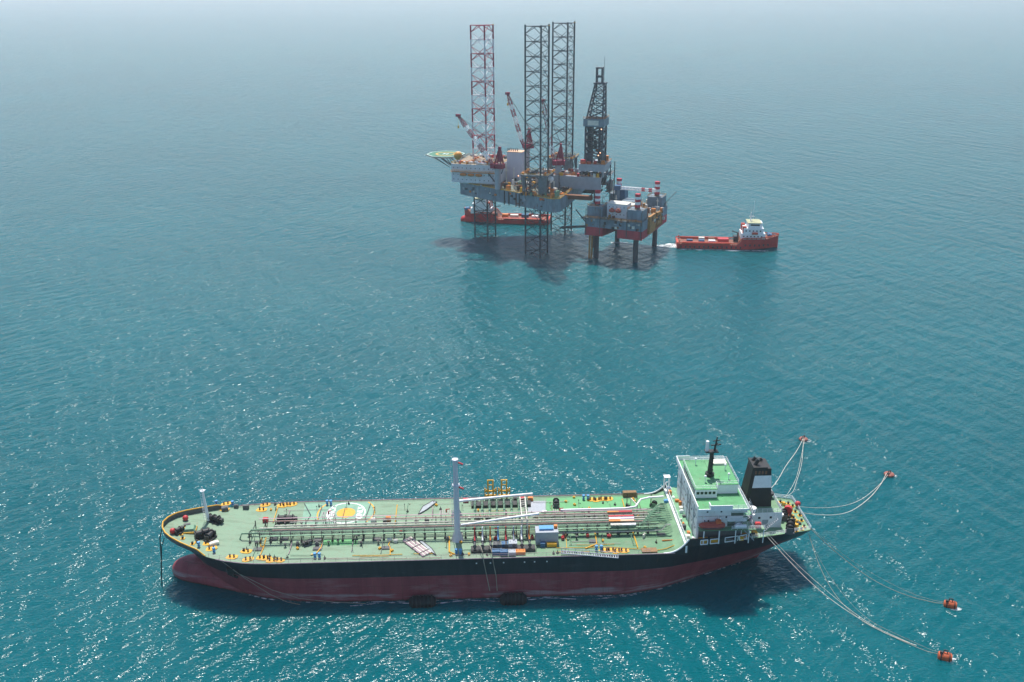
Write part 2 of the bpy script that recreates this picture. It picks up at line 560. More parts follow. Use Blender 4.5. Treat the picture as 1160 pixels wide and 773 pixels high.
def hull_red():
    m, nt, N, L, bs = nodes_of('worn_antifouling')
    tc = N.new('ShaderNodeTexCoord').outputs['Object']
    n1 = noise(nt, mapping(nt, tc, (1, 1, .15)), .35, 4, .6)
    c = mixc(nt, ramp(nt, n1, .3, .7), (.19, .026, .040), (.31, .058, .072))
    n2 = noise(nt, mapping(nt, tc, (.5, .5, 2)), .22, 5, .7)
    c = mixc(nt, math_(nt, 'MULTIPLY', ramp(nt, n2, .52, .72), .45), c, (.34, .20, .20))
    # salt-bleached rubbing band a little above the waterline
    sx = N.new('ShaderNodeSeparateXYZ')
    L.new(tc, sx.inputs[0])
    z, x = sx.outputs[2], sx.outputs[0]
    band = math_(nt, 'SUBTRACT', 1.0, math_(nt, 'ABSOLUTE', math_(nt, 'DIVIDE', math_(nt, 'SUBTRACT', z, 1.6), 1.1)))
    n3 = noise(nt, mapping(nt, tc, (.06, .06, .6)), 1.0, 4, .6)
    fac = math_(nt, 'MULTIPLY', ramp(nt, band, 0, .5), ramp(nt, n3, .47, .57))
    c = mixc(nt, math_(nt, 'MULTIPLY', fac, .75), c, (.34, .27, .27))
    c = hull_seams(nt, tc, c, (.07, .02, .02))
    n5 = noise(nt, mapping(nt, tc, (1, 1, .08)), .9, 4, .7)
    c = mixc(nt, math_(nt, 'MULTIPLY', ramp(nt, n5, .60, .72), .5), c, (.12, .05, .03))
    weed = math_(nt, 'ADD', z, math_(nt, 'MULTIPLY', noise(nt, tc, .8, 4, .7), 1.4))
    c = mixc(nt, ramp(nt, weed, 1.25, .75), c, (.03, .035, .02))
    L.new(c, bs.inputs['Base Color'])
    bs.inputs['Roughness'].default_value = .65
    return m
HULLRED = hull_red()
P['black'] = hull_black()
build_hull()

def outline(x0, x1, inset, n=60, dz=0.0):
    xs = [x0 + (x1 - x0) * k / n for k in range(n + 1)]
    near = [(x, -max(.03, half(x, deck_z(x)) - inset), deck_z(x) + dz) for x in xs]
    far = [(x, max(.03, half(x, deck_z(x)) - inset), deck_z(x) + dz) for x in xs]
    return near, far

def deck_sheet(name, x0, x1, mat, inset=.12, dz=-.05, n=70):
    near, far = outline(x0, x1, inset, n, dz)
    b = MB()
    k = len(near)
    b.add(near + far, [(i, i + 1, k + i + 1, k + i) for i in range(k - 1)])
    return b.build(name, mat, T)
deck_sheet('main_deck', -86.6, 48.7, P['deck'])
deck_sheet('poop_deck', 48.7, 86.4, P['sterndeck'], n=30)
# gunwale strip with a pale edge, and the fairing plates up to the poop
for side in (0, 1):
    e = outline(-70, 48.5, -.03, 50, .06)[side]
    b = MB()
    b.path(e, .13, 5)
    b.build('gunwale', P['mauve'], T)
# bulwark round the bow: dark inside, yellow capping
near, far = outline(-87, -73, 0, 26)
ring = near[::-1] + far[1:]
b = MB()
n = len(ring)
hh = lambda x: 1.25 * min(1, (-72.9 - x) / 2.5)
low = [(x, y, z - .02) for x, y, z in ring]
top = [(x - .05, y * 1.01, z + hh(x)) for x, y, z in ring]
low2 = [(x + .18, y * .97, z - .02) for x, y, z in ring]
top2 = [(x + .18, y * .97, z + hh(x)) for x, y, z in ring]
b.add(low + top + low2 + top2, [(i, i + 1, n + i + 1, n + i) for i in range(n - 1)] + [(2 * n + i, 3 * n + i, 3 * n + i + 1, 2 * n + i + 1) for i in range(n - 1)])
bw = b.build('bulwark', P['dgrey'], T, smooth=True)
b = MB()
b.path([((a[0] + c[0]) / 2, (a[1] + c[1]) / 2, a[2] + .05) for a, c in zip(top, top2)], .19, 6)
b.build('bulwark_cap', P['yellow'], bw)
for s in (-1, 1):
    b = MB()
    pts = []
    for k in range(13):
        t = k / 12
        pts.append((45.5 + 6.5 * t, DK + 3.9 * t ** 2.6))
    poly = [(x, s * (half(x, deck_z(x)) - .02), z) for x, z in pts]
    bot = [(x, y, DK - .6) for x, y, z in poly]
    inn = [(x, y - s * .2, z) for x, y, z in poly]
    inb = [(x, y - s * .2, z) for x, y, z in bot]
    k = len(poly)
    b.add(bot + poly, [(i, i + 1, k + i + 1, k + i) for i in range(k - 1)])
    b.add(inb + inn, [(i, k + i, k + i + 1, i + 1) for i in range(k - 1)])
    fw_ = b.build('fairing_plate', P['black'], T)
    b = MB()
    b.path([(x, (y + y2) / 2, z + .05) for (x, y, z), (_, y2, _) in zip(poly, inn)], .2, 6)
    b.build('plate_edge', P['white'], fw_)

# side rails
for s in (-1, 1):
    pts = [(x, s * (half(x, deck_z(x)) - .35), deck_z(x)) for x in range(-72, 46, 6)]
    railing('deck_railing', pts, P['dgrey'] if s > 0 else P['mauve'], T, 1.1, 3.0, .05)
pts = [(x, s * (half(x, deck_z(x)) - .15), deck_z(x)) for s, xs in ((-1, (66, 70, 75, 80, 86.3)), (1, (86.3, 80, 75, 70, 66))) for x in xs]
railing('stern_railing', pts, P['white'], T, 1.15, 1.6, .07, 3)

# ---- deck pipework
def pipe_run(y, x0, x1, r, mat, z=14.1, tail=None):
    pts = [(x0, y, DK + .3), (x0 + .6, y, z), (x1, y, z)]
    if tail:
        pts += tail
    b = MB()
    b.path(pts, r, 6)
    return b.build('pipeline', mat, T, smooth=True)
rnd = random.Random(4)
pipe_run(1.5, -60, 44, .15, P['pipered'], 14.6)
pipe_run(.8, -54, 44, .12, P['pipepale'], 14.6)
pipe_run(.1, -58, 46, .20, P['pipepale'], 14.0)
pipe_run(-.7, -62, 46, .22, P['pipepale'], 13.8)
pipe_run(-1.6, -64, 46, .24, P['pipegreen'], 14.0)
pipe_run(-2.3, -60, 46, .13, P['pipegreen'], 14.6)
pipe_run(-2.9, -58, 44, .14, P['pipered'], 14.6)
pipe_run(-3.6, -66, 46, .22, P['pipegreen'], 14.2)
pipe_run(-4.5, -62, 44, .10, P['dgrey'], 15.2)
pipe_run(-4.9, -56, 46, .10, P['pipegreen'], 14.9)
for k, y in enumerate((2.3, 2.9, 3.6, 4.2, 5.0, -5.5, -6.0)):
    pipe_run(y, 12 + k * .8, 45 - k * .3, .15 + .04 * (k % 3), P['pipegreen'] if k % 3 else P['pipepale'], 13.4 + .25 * (k % 2),
             [(46.5, y - .6, 13.9), (47.8, y - 1.8 + .3 * k, 15.2), (49, y - 2.2 + .3 * k, 15.4)])
# the white pipe that loops up to the house front
b = MB()
b.path([(20, 3.2, 14.9), (38, 3.2, 14.9), (41, 3.6, 15.1), (43, 6.6, 15.6), (45.5, 7.2, 15.8), (49.5, 7.2, 16)], .28, 8)
b.build('pipeline', P['white'], T, smooth=True)
for k in range(9):
    b = MB()
    x0 = 40.5 + .7 * k
    b.path([(x0, -5.5 + k * 1.1, 13.2), (x0 + .4, -5.2 + k * 1.1, 15.0), (x0 + 2.2, -4.6 + k * 1.1, 15.7), (49.6, -4.4 + k * 1.0, 15.7)], .15, 6)
    b.build('riser_pipe', P['pipegreen'], T, smooth=True)
# pipe supports
b = MB()
b.bar((0, -5.2, 0), (0, -5.2, 3.0), .22)
b.bar((0, -3.2, 0), (0, -3.2, 2.0), .18)
b.bar((0, 1.9, 0), (0, 1.9, 2.4), .22)
b.bar((0, -5.2, 1.75), (0, 1.9, 1.45), .16)
b.bar((0, -5.2, 2.95), (0, -4.2, 2.95), .14)
b.cbox((0, -5.2, .2), (.6, .6, .4))
sup = b.build('pipe_support', P['dark'], T)
repeat(sup, [(-63 + 2.72 * k, 0, DK) for k in range(40)])
# fore-and-aft catwalk on the near side of the rack, with its rail
b = MB()
b.box(-60, 48, -5.95, -5.35, 14.55, 14.62)
cw = b.build('catwalk', P['pipegreen'], T)
railing('catwalk_rail', [(-60, -5.95, 14.62), (48, -5.95, 14.62)], P['dgrey'], cw, .95, 2.7, .05)
b = MB()
b.box(-62, 44, 2.1, 2.4, 15.0, 15.07)
cw = b.build('catwalk', P['mauve'], T)
# valves and small fittings along the rack
vm = []
b = MB(); b.tube((0, 0, 0), (0, 0, .9), .16).tube((0, 0, .9), (0, 0, 1.0), .42, 10); vm.append((b, 'dark'))
b = MB(); b.cbox((0, 0, .5), (.9, .7, 1.0)).cbox((0, 0, 1.1), (.5, .4, .3)); vm.append((b, 'dgrey'))
b = MB(); b.tube((-.5, 0, .5), (.5, 0, .5), .42, 10).tube((0, 0, .5), (0, 0, 1.2), .12); vm.append((b, 'redp'))
b = MB(); b.tube((-.6, 0, .5), (.6, 0, .5), .45, 10).cbox((0, 0, .2), (.8, .9, .4)); vm.append((b, 'offwhite'))
for bm_, mt in vm:
    o = bm_.build('valve', P[mt], T)
    sp = []
    cnt = {'dark': 30, 'dgrey': 18, 'redp': 9, 'offwhite': 13}[mt]
    for k in range(cnt):
        sp.append((rnd.uniform(-66, 46), rnd.choice((-7.2, -6.6, -6.4, -4.2, -2.0, .6, 2.6, 3.4)) + rnd.uniform(-.3, .3), DK, rnd.choice((0, 1.57))))
    repeat(o, sp)

# ---- bollards, vents, hatches on deck
b = MB()
b.prism([(-1.5, -.7), (-.6, -1.1), (.9, -.9), (1.5, -.2), (1.3, .9), (-.2, 1.0), (-1.3, .6)], 0, .12)
pad = b.build('bollard', P['yellow'], T)
for x in (-.55, .55):
    b = MB()
    b.tube((0, 0, .12), (0, 0, .7), .2, 10).tube((0, 0, .7), (0, 0, .82), .27, 10)
    b.build('post', P['iron'], pad, (x, 0, 0), smooth=True)
spots = [(-73.73, 10.88), (-73.74, -6.1), (-72.22, -8.39), (-66.1, -11.88), (-61.8, -12.86), (-63.09, -9.21), (-58.33, -12.23), (-73.95, 13.73),
         (-63.48, 11.33), (-63.02, 15.14), (-58.16, 13.46), (-57.45, 15.36), (-55.45, 14.05), (-57.37, -12.48), (-55.59, -13.42), (-53.66, -13.51),
         (30.11, 12.69), (31.57, 12.38), (33.27, 12.78), (34.78, 12.71), (30.44, -12.91), (32.04, -12.98), (33.59, -13.46), (35.35, -13.42)]
repeat(pad, [(x, max(-14, min(14, y)), deck_z(x) - .04, .15 * ((i * 7) % 5 - 2)) for i, (x, y) in enumerate(spots)])
# single-post fairleads with yellow feet round the bow and the stern
b = MB()
b.cbox((0, 0, .06), (1.1, 1.0, .12))
fl = b.build('fairlead', P['yellow'], T)
b = MB()
b.tube((0, 0, .12), (0, 0, .7), .3, 10)
b.build('roller', P['iron'], fl, smooth=True)
spots = [(-77.52, -6.88), (-76.65, -5.89), (-81.56, -3.07), (-82.67, -0.88), (-80.59, -4.8),
         (82.5, 6.39), (84.47, 5.49), (85.28, 4.12), (85.05, 1.11), (85.67, -0.75), (85.27, -3.44), (84.97, -6.5), (83.84, -7.75), (82.15, -8.53), (80.59, 5.05), (84.13, 2.07), (83.55, -2.01)]
repeat(fl, [(x, y, deck_z(x) - .04, .3 * (i % 4)) for i, (x, y) in enumerate(spots)])
# blue ventilators
b = MB()
b.tube((0, 0, 0), (0, 0, .95), .22, 10).tube((0, 0, .95), (0, 0, 1.5), .42, 10).tube((0, 0, .35), (0, 0, .5), .4, 10)
vent = b.build('deck_ventilator', P['blue'], T, smooth=True)
spots = [(-76.34, 12.88), (-71.94, 13.15), (-75.58, -7.83), (-71.1, -10.05), (-45.39, 13.34), (-44.33, 13.29), (-44.62, -12.86), (-43.48, -12.91), (-8.19, -12.74), (-7.09, -12.91), (27.69, 12.8), (28.95, 12.74), (28.25, -12.81), (29.52, -12.86)]
repeat(vent, [(x, y, deck_z(x) - .05) for x, y in spots])
# tank hatches and gratings
b = MB(); b.cbox((0, 0, .12), (2.3, 1.5, .24)).cbox((0, 0, .27), (2.0, 1.2, .1))
ht = b.build('tank_hatch', P['dgrey'], T)
repeat(ht, [(x, y, DK - .05) for x, y in ((-60.29, -8.41), (-44.68, -8.76), (-26.66, -9.26), (-45.12, -4.67), (-29.49, -5.18), (27.93, -8.68), (46.48, -6.37), (15.82, -7.7), (-57.11, -3.7), (-54.27, -3.83))])
# yellow walkway lines / fire-main branches on deck (raised pipes)
def deck_line(pts, r=.13, mat='yellow'):
    b = MB()
    b.path([(x, y, DK + .18) for x, y in pts], r, 5)
    b.build('branch_pipe', P[mat], T)
deck_line([(-59.19, 12.74), (-58.88, 4.36)])
deck_line([(-59.25, -2.96), (-58.9, -7.37), (-59.05, -12)])
deck_line([(-60.32, -2.91), (-60.22, -6.07), (-59.6, -7.33), (-58.9, -7.37)])
deck_line([(-43.96, -4.3), (-43.68, -8.07), (-44.56, -11.11), (-45.94, -11.73)], .17)
deck_line([(-25.46, 12.11), (-25.22, -0)])
deck_line([(-25.86, -6.4), (-26.19, -8.05), (-25.61, -9.31), (-25.33, -12.55)])
deck_line([(-10.23, -5.02), (-10.04, -12.05), (-8.64, -13.12)], .2)
deck_line([(38.71, 12.28), (38.7, 6.68)])
deck_line([(28.88, -4.69), (28.69, -10.17), (25.45, -12.07)], .17)
deck_line([(39.09, -4.73), (39.19, -12.46)], .15)
deck_line([(17.86, -11.56), (31.75, -11.75), (40.11, -13.15)], .09)
deck_line([(17.72, -13.33), (26.42, -13.73)], .09)
deck_line([(43.94, -13.73), (46.35, -13.23), (49.24, -11.53)], .1)
deck_line([(46.16, -9.31), (49.96, -9.15)], .15, 'orange')
deck_line([(20.98, -5.18), (20.61, -11.85)], .08)
deck_line([(-51.97, 14.13), (-49.18, 7.87), (-49.79, 4.25)], .1, 'dgrey')
deck_line([(-33.07, 13.24), (-33.51, 8.06), (-33.84, 4.41)], .1, 'dgrey')
deck_line([(-49.24, -4.48), (-48.88, -6.59), (-50.14, -8.59)], .09, 'dark')
deck_line([(-33.46, -5.21), (-32.92, -8.97)], .09, 'dark')
deck_line([(-15.21, 9.54), (-14.99, 4.43)], .09, 'dark')
deck_line([(-41.56, -13.59), (-25.62, -14.52), (-12.02, -14.55)], .06, 'pipered')
# dark winch drums
def winch(name, x, y, L_, r, mat, n=2, rz=0):
    b = MB()
    b.cbox((0, 0, .2), (L_ + .6, r * 2.4, .4))
    for s in (-1, 1):
        b.cbox((s * (L_ / 2 + .1), 0, r * .9), (.25, r * 1.6, r * 1.9))
    b.cbox((L_ / 2 + .6, .2, .7), (.8, 1.0, 1.2))
    o = b.build(name, P[mat], T, (x, y, deck_z(x) - .05), rz)
    b = MB()
    for k in range(n):
        c = -L_ / 2 + L_ * (k + .5) / n
        b.tube((c - L_ / n * .42, 0, r + .35), (c + L_ / n * .42, 0, r + .35), r * .8, 12)
        b.tube((c - L_ / n * .45, 0, r + .35), (c - L_ / n * .38, 0, r + .35), r * 1.15, 12)
        b.tube((c + L_ / n * .38, 0, r + .35), (c + L_ / n * .45, 0, r + .35), r * 1.15, 12)
    b.build('drum', P['iron'], o, smooth=True)
    return o
winch('mooring_winch', *(-55.48, 4.97), 4.2, .9, 'dark')
winch('mooring_winch', *(19.58, 9.8), 2.2, .8, 'dgrey', 1, 1.5)
winch('anchor_windlass', *(-75.77, -3.2), 3.6, 1.0, 'dark', 2, .5)
winch('anchor_windlass', *(-73.71, -3.93), 2.6, .9, 'dark', 1, 1.2)
winch('anchor_windlass', *(-74.72, 4.39), 3.2, .9, 'dark', 2, -.4)
winch('mooring_winch', *(-82.35, -2.53), 1.6, .7, 'dark', 1, .9)
winch('mooring_winch', *(80.87, -1.92), 2.6, .9, 'dgrey', 2, 1.4)
winch('mooring_winch', *(80.61, -8.07), 3.8, 1.0, 'dgrey', 2, 1.2)
winch('mooring_winch', *(-47.87, -7.05), .9, .6, 'dgrey', 1, .4)
winch('mooring_winch', *(47.17, 8.03), 1.0, .7, 'pipegreen', 1, 1.2)
b = MB(); b.tube((0, 0, 0), (0, 0, .4), 1.0, 12).tube((-.55, 0, 1.3), (.55, 0, 1.3), 1.15, 16)
reel = b.build('hose_reel', P['redp'], T, smooth=True)
repeat(reel, [(*(82.52, -0.18), 14.0, 1.1)])
b = MB(); b.ball((0, 0, .75), .8).tube((0, 0, 0), (0, 0, .5), .25)
vb = b.build('vent_head', P['redp'], T, smooth=True)
repeat(vb, [(x, y, z) for (x, y), z in (((-82.29, 3.94), 14.1), ((-83.64, -2.9), 14.4), ((86.48, 3.6), 14.0))])
# bow hatch house with green top and yellow sill
b = MB(); b.cbox((0, 0, .35), (3.3, 3.2, .5))
bh = b.build('bow_hatch', P['yellow'], T, (*(-79.79, -0.82), deck_z(-79) - .1), .1)
b = MB(); b.prism([(-1.5, -1.4), (1.5, -1.4), (1.5, 1.4), (-1.5, 1.4)], .6, 1.3, [(-1.1, -1.1), (1.1, -1.1), (1.1, 1.1), (-1.1, 1.1)])
b.build('hatch_cover', P['pipegreen'], bh)
def small_box(name, xy, d, mat, rz=0, z=None):
    b = MB(); b.cbox((0, 0, d[2] / 2), d).cbox((0, 0, d[2] + .06), (d[0] * .8, d[1] * .8, .12))
    return b.build(name, P[mat], T, (*xy, (deck_z(xy[0]) if z is None else z) - .06), rz)
small_box('deck_locker', (-61.09, 5.23), (1.4, 1.2, 1.1), 'redp')
small_box('deck_locker', (-27.27, 4.33), (1.4, 1.2, 1.1), 'orange')
small_box('deck_locker', (-31.38, 4.07), (1.3, .9, .8), 'white')
small_box('deck_locker', (-72.06, -6.35), (2.4, 1.3, .7), 'offwhite', .5)
small_box('deck_locker', (-73.47, 10.65), (1.8, 1.6, 1.0), 'dgrey', .3)
small_box('deck_locker', (-81.17, 1.23), (1.8, 1.0, .6), 'dgrey', .3)
small_box('deck_locker', (-70.71, 12.15), (1.2, .8, .9), 'dgrey')
small_box('deck_locker', (-67.91, 11.78), (1.6, .9, 1.1), 'dgrey')
small_box('deck_locker', (16.05, 5.74), (1.2, .9, .8), 'white')
small_box('deck_locker', (50.74, 8.34), (1.6, 1.0, .6), 'blue')
# fire-monitor platforms
b = MB()
for x in (-1.5, 1.5):
    for y in (-1, 1):
        b.bar((x, y, 0), (x, y, 2.4), .14)
for k in range(7):
    b.bar((-1.7 + .56 * k, -1.1, 2.4), (-1.7 + .56 * k, 1.1, 2.4), .16)
mp = b.build('monitor_platform', P['mauve'], T)
b = MB(); b.tube((0, 0, 2.5), (0, 0, 3.3), .2).tube((0, 0, 3.3), (.9, -.5, 3.7), .14)
b.build('fire_monitor', P['redp'], mp)
repeat(mp, [(*(-43.53, 4.41), DK), (*(-11.2, 3.8), DK), (*(20, 2.8), DK)])

# ---- winching circle painted on the far side of the deck
HX, HY = (-39.5, 8.8)
def disc(name, r0, r1, mat, z, a0=0, a1=360, n=56):
    b = MB()
    A = [R(a0 + (a1 - a0) * k / n) for k in range(n + 1)]
    p = [(HX + r1 * math.cos(a), HY + r1 * math.sin(a), z) for a in A]
    if r0 <= 0:
        b.add(p[:-1], [tuple(range(n))])
    else:
        q = [(HX + r0 * math.cos(a), HY + r0 * math.sin(a), z) for a in A]
        b.add(q + p, [(i, n + 1 + i, n + 2 + i, i + 1) for i in range(n)])
    return b.build(name, mat, T)
b = MB()
b.add([(*e, DK - .042) for e in ((-51.84, 14.85), (-51.09, 3.41), (-31.7, 2.51), (-32.19, 14.41))], [(0, 1, 2, 3)])
b.build('winching_pad', P['pad'], T)
disc('yellow_spot', 0, 2.6, P['yellow'], DK - .03)
disc('white_ring', 5.1, 5.45, P['white'], DK - .03)
disc('yellow_arc', 7.7, 8.1, P['yellow'], DK - .03, 130, 205)
disc('yellow_arc', 7.7, 8.1, P['yellow'], DK - .03, -38, 45)
for word, sx, rot in (('WINCH', -1, 90), ('ONLY', 1, 90)):
    cu = bpy.data.curves.new('deck_lettering', 'FONT')
    cu.body = word
    cu.size = 2.3
    cu.align_x = 'CENTER'
    cu.align_y = 'CENTER'
    cu.offset = .05
    cu.materials.append(P['white'])
    tmp = bpy.data.objects.new('lettering', cu)
    COL.objects.link(tmp)
    bpy.context.view_layer.update()
    me = bpy.data.meshes.new_from_object(tmp.evaluated_get(bpy.context.evaluated_depsgraph_get()))
    bpy.data.objects.remove(tmp)
    place('deck_lettering', me, T, (HX + sx * 3.9, HY, DK - .03), R(rot))
b = MB()
e1, e2, e3, e4 = (-43.89, -4.31), (-34.72, -4.52), (-34.38, -7.38), (-43.68, -7.16)
b.add([(*e1, DK - .04), (*e4, DK - .04), (*e3, DK - .04), (*e2, DK - .04)], [(0, 1, 2, 3)])
b.build('green_patch', P['deck2'], T)
b = MB()
e1, e2, e3, e4 = (17.15, 14.28), (22.72, 14.02), (22.03, 6.38), (16.6, 6.64)
b.add([(*e1, DK - .04), (*e4, DK - .04), (*e3, DK - .04), (*e2, DK - .04)], [(0, 1, 2, 3)])
b.build('green_patch', P['deck2'], T)
b = MB()
b.add([(*e, DK - .04) for e in ((22.87, 14.26), (22.28, 7.78), (48.08, 7.51), (51.05, 13.91))], [(0, 1, 2, 3)])
b.build('green_patch', P['deck2'], T)
b = MB()
e1, e2, e3, e4 = (11.73, 12.82), (16.77, 12.59), (16.36, 6.65), (11.42, 6.88)
b.add([(*e1, DK - .04), (*e4, DK - .04), (*e3, DK - .04), (*e2, DK - .04)], [(0, 1, 2, 3)])
b.build('grey_patch', P['grey'], T)

# cross-over lines, tank-cleaning pipes and cable runs over the deck
rnd = random.Random(55)
for k in range(26):
    x = -60 + 4.1 * k + rnd.uniform(-1, 1)
    s = 1 if k % 2 else -1
    y0, y1 = (3.0, rnd.uniform(9.5, 13.5)) if s > 0 else (-6.2, -rnd.uniform(9.5, 13.8))
    b = MB()
    b.path([(x, y0, 13.0), (x, (y0 + y1) / 2, DK + .25), (x, y1, DK + .25), (x + rnd.uniform(-1, 1), y1, DK + .05)], rnd.uniform(.05, .11), 5)
    b.build('cross_pipe', P[rnd.choice(('pipegreen', 'dgrey', 'pipegreen', 'mauve', 'rust'))], T)
for k in range(18):
    x = rnd.uniform(-58, 40)
    y = rnd.choice((-1, 1)) * rnd.uniform(7.2, 13.4)
    L_ = rnd.uniform(4, 13)
    b = MB(); b.path([(x, y, DK + .2), (x + L_ * .5, y + rnd.uniform(-.3, .3), DK + .2), (x + L_, y, DK + .2)], rnd.uniform(.05, .1), 5)
    b.build('cable_run', P[rnd.choice(('pipegreen', 'dgrey', 'mauve', 'yellow', 'pipepale'))], T)
for k in range(40):
    x = rnd.uniform(-6, 46)
    y = rnd.choice((rnd.uniform(-8, -5.6), rnd.uniform(2.4, 6.4), rnd.uniform(-6, 3)))
    d = (rnd.uniform(.3, 1.2), rnd.uniform(.3, .9), rnd.uniform(.4, 1.5))
    b = MB(); b.cbox((0, 0, d[2] / 2), d).tube((0, 0, d[2]), (0, 0, d[2] + .5), .1, 6)
    b.build('pump_unit', P[rnd.choice(('dgrey', 'dark', 'offwhite', 'orange', 'brown', 'pipegreen', 'yellow', 'mauve'))], T, (x, y, DK - .05), rnd.uniform(0, 3))

# ---- masts
b = MB()
b.tube((-76.3, 4.4, 13.6), (-77.0, 4.9, 22.6), .42, 12, .32)
b.tube((-77.0, 4.9, 22.6), (-77.0, 4.9, 22.75), .7, 12)
b.tube((-77.0, 4.9, 22.7), (-77.0, 4.9, 23.9), .12, 6)
b.bar((-78.0, 4.9, 22.9), (-76.0, 4.9, 22.9), .12)
fm = b.build('foremast', P['white'], T, smooth=True)
b = MB()
for k in range(16):
    b.bar((-77.4, 4.2, 14 + k * .52), (-76.8, 4.1, 14 + k * .52), .07)
b.bar((-77.4, 4.2, 13.7), (-77.6, 4.5, 22.4), .07).bar((-76.8, 4.1, 13.7), (-77.0, 4.4, 22.4), .07)
b.build('ladder', P['white'], fm)
KX, KY = -8.0, -6.0
b = MB()
b.lathe([(1.7, 0), (1.5, .5), (.80, 2.6), (.78, 12.0), (.76, 16.2), (.98, 16.3), (.98, 16.7), (.70, 16.8), (.66, 23.6), (.85, 23.7), (.85, 24.1), (.4, 24.3)], (KX, KY, DK - .05), 18)
kp = b.build('kingpost', P['palegrey'], T, smooth=True)
b = MB()
for k in range(42):
    b.bar((KX - 1.15, KY - .35, DK + 2 + k * .52), (KX - 1.15, KY + .35, DK + 2 + k * .52), .06)
for s in (-.35, .35):
    b.bar((KX - 1.15, KY + s, DK + 1), (KX - 1.15, KY + s, DK + 24), .07)
b.build('ladder', P['white'], kp)
for z in (DK + 16, DK + 23.2):
    b = MB(); b.bar((KX + .8, KY - .3, z), (KX + 2.0, KY - .5, z - .5), .35)
    b.build('sheave_bracket', P['redp'], kp)
# short far post and the two stowed booms
b = MB()
b.lathe([(1.7, 0), (1.4, .6), (.8, 2.2), (.75, 4.6), (.3, 5.0)], (-8.4, 5.6, DK - .05), 14)
b.build('boom_post', P['grey'], T, smooth=True)
b = MB(); b.tube((KX + 1, KY + .2, 16.6), (13.8, KY + 1.6, 18.6), .24, 8, .34)
b.build('cargo_boom', P['white'], T, smooth=True)
b = MB(); b.tube((-7.8, 6.4, 16.6), (12.8, 7.4, 17.8), .40, 8, .30)
b.build('cargo_boom', P['white'], T, smooth=True)
b = MB()
for x in (9.2, 10.6):
    b.bar((x, -6.2, DK), (x, -6.0, 18.0), .22).bar((x, 7.2, DK), (x, 7.4, 17.4), .22)
    b.bar((x, -6.0, 17.2), (x, 7.4, 17.2), .22)
for k in range(12):
    b.bar((9.2, -5.8 + k * 1.15, 17.2), (10.6, -5.3 + k * 1.15, 17.2), .1)
b.build('boom_gantry', P['offwhite'], T)

# ---- cargo manifolds
for s, y0, y1 in ((-1, -7.6, -12.6), (1, 6.6, 11.8)):
    b = MB()
    b.box(-4.4, 12.4, min(y1, y1 - s * 2.2), max(y1, y1 - s * 2.2), DK - .04, DK + .75)
    b.build('drip_tray', P['dark'], T)
    cols = ['redp', 'white', 'orange', 'blue', 'redp', 'grey', 'white', 'orange']
    for k in range(8):
        x = -3.4 + k * 2.05
        b = MB()
        b.path([(x, s * 2.8 - 1, 13.6), (x, y0, 13.8), (x, y1 - s * 1.6, 13.9), (x, y1 - s * .6, 13.9)], .26, 8)
        b.tube((x, y1 - s * .75, 13.9), (x, y1 - s * .5, 13.9), .5, 10)
        b.tube((x, y0 + s * 2, 13.8), (x, y0 + s * 2.3, 13.8), .46, 10)
        mf = b.build('manifold_pipe', P['dgrey'] if s < 0 else P['pipegreen'], T, smooth=True)
        if s < 0:
            b = MB(); b.tube((x, y0 - .6, 13.6), (x, y0 - .6, 17.3), .17, 8).path([(x, y0 - .6, 14.2), (x, y0 - 1.2, 15.0), (x, y0 - 2.4, 14.3)], .2, 8)
            b.build('valve_stem', P[cols[k]], mf, smooth=True)
        else:
            b = MB(); b.bar((x, y0 + .8, DK), (x, y0 + .8, 16.2), .18)
            b.build('valve_stem', P['offwhite'], mf)
    railing('manifold_rail', [(-4.6, y1 + s * .3, DK), (12.6, y1 + s * .3, DK)], P['dark'], T, 1.2, 2.1, .08)
def skid(name, xy, d, mat):
    b = MB(); b.cbox((0, 0, d[2] / 2 + .2), d)
    for sx in (-1, 1):
        b.bar((sx * d[0] * .4, -d[1] * .45, 0), (sx * d[0] * .4, d[1] * .45, 0), .3)
        b.bar((sx * d[0] * .3, 0, d[2]), (sx * d[0] * .3, 0, d[2] + .5), .12)
    return b.build(name, P[mat], T, (*xy, DK - .05))
skid('valve_box', (2.4, -10.6), (2.2, 1.6, 1.4), 'dgrey')
skid('valve_box', (4.48, -10.69), (1.8, 1.6, 1.5), 'dblue')
skid('valve_box', (6.57, -10.59), (2.2, 2.0, 1.7), 'grey')
skid('hose_basket', (2.34, -13.23), (2.6, 1.5, 1.0), 'dblue')
skid('hose_basket', (4.16, -13.71), (1.9, 1.4, 1.1), 'dblue')
skid('hose_basket', (6.23, -13.6), (1.9, 1.6, .9), 'grey')
skid('hose_basket', (8.3, -13.3), (2.8, 1.5, .7), 'orange')
# hose draped over the side by the manifold
for px in (.0, 2.4):
    b = MB()
    b.path([(-2.4 + px, -11.5, 13.9), (-1.8 + px, -13.2, 14.6), (-1.4 + px, -14.9, 14.0), (-1.1 + px, -15.6, 11.5), (-.4 + px, -15.5, 7), (.3 + px * .8, -15.6, 2.6)], .10, 6)
    b.build('hanging_hose', P['roped'], T, smooth=True)
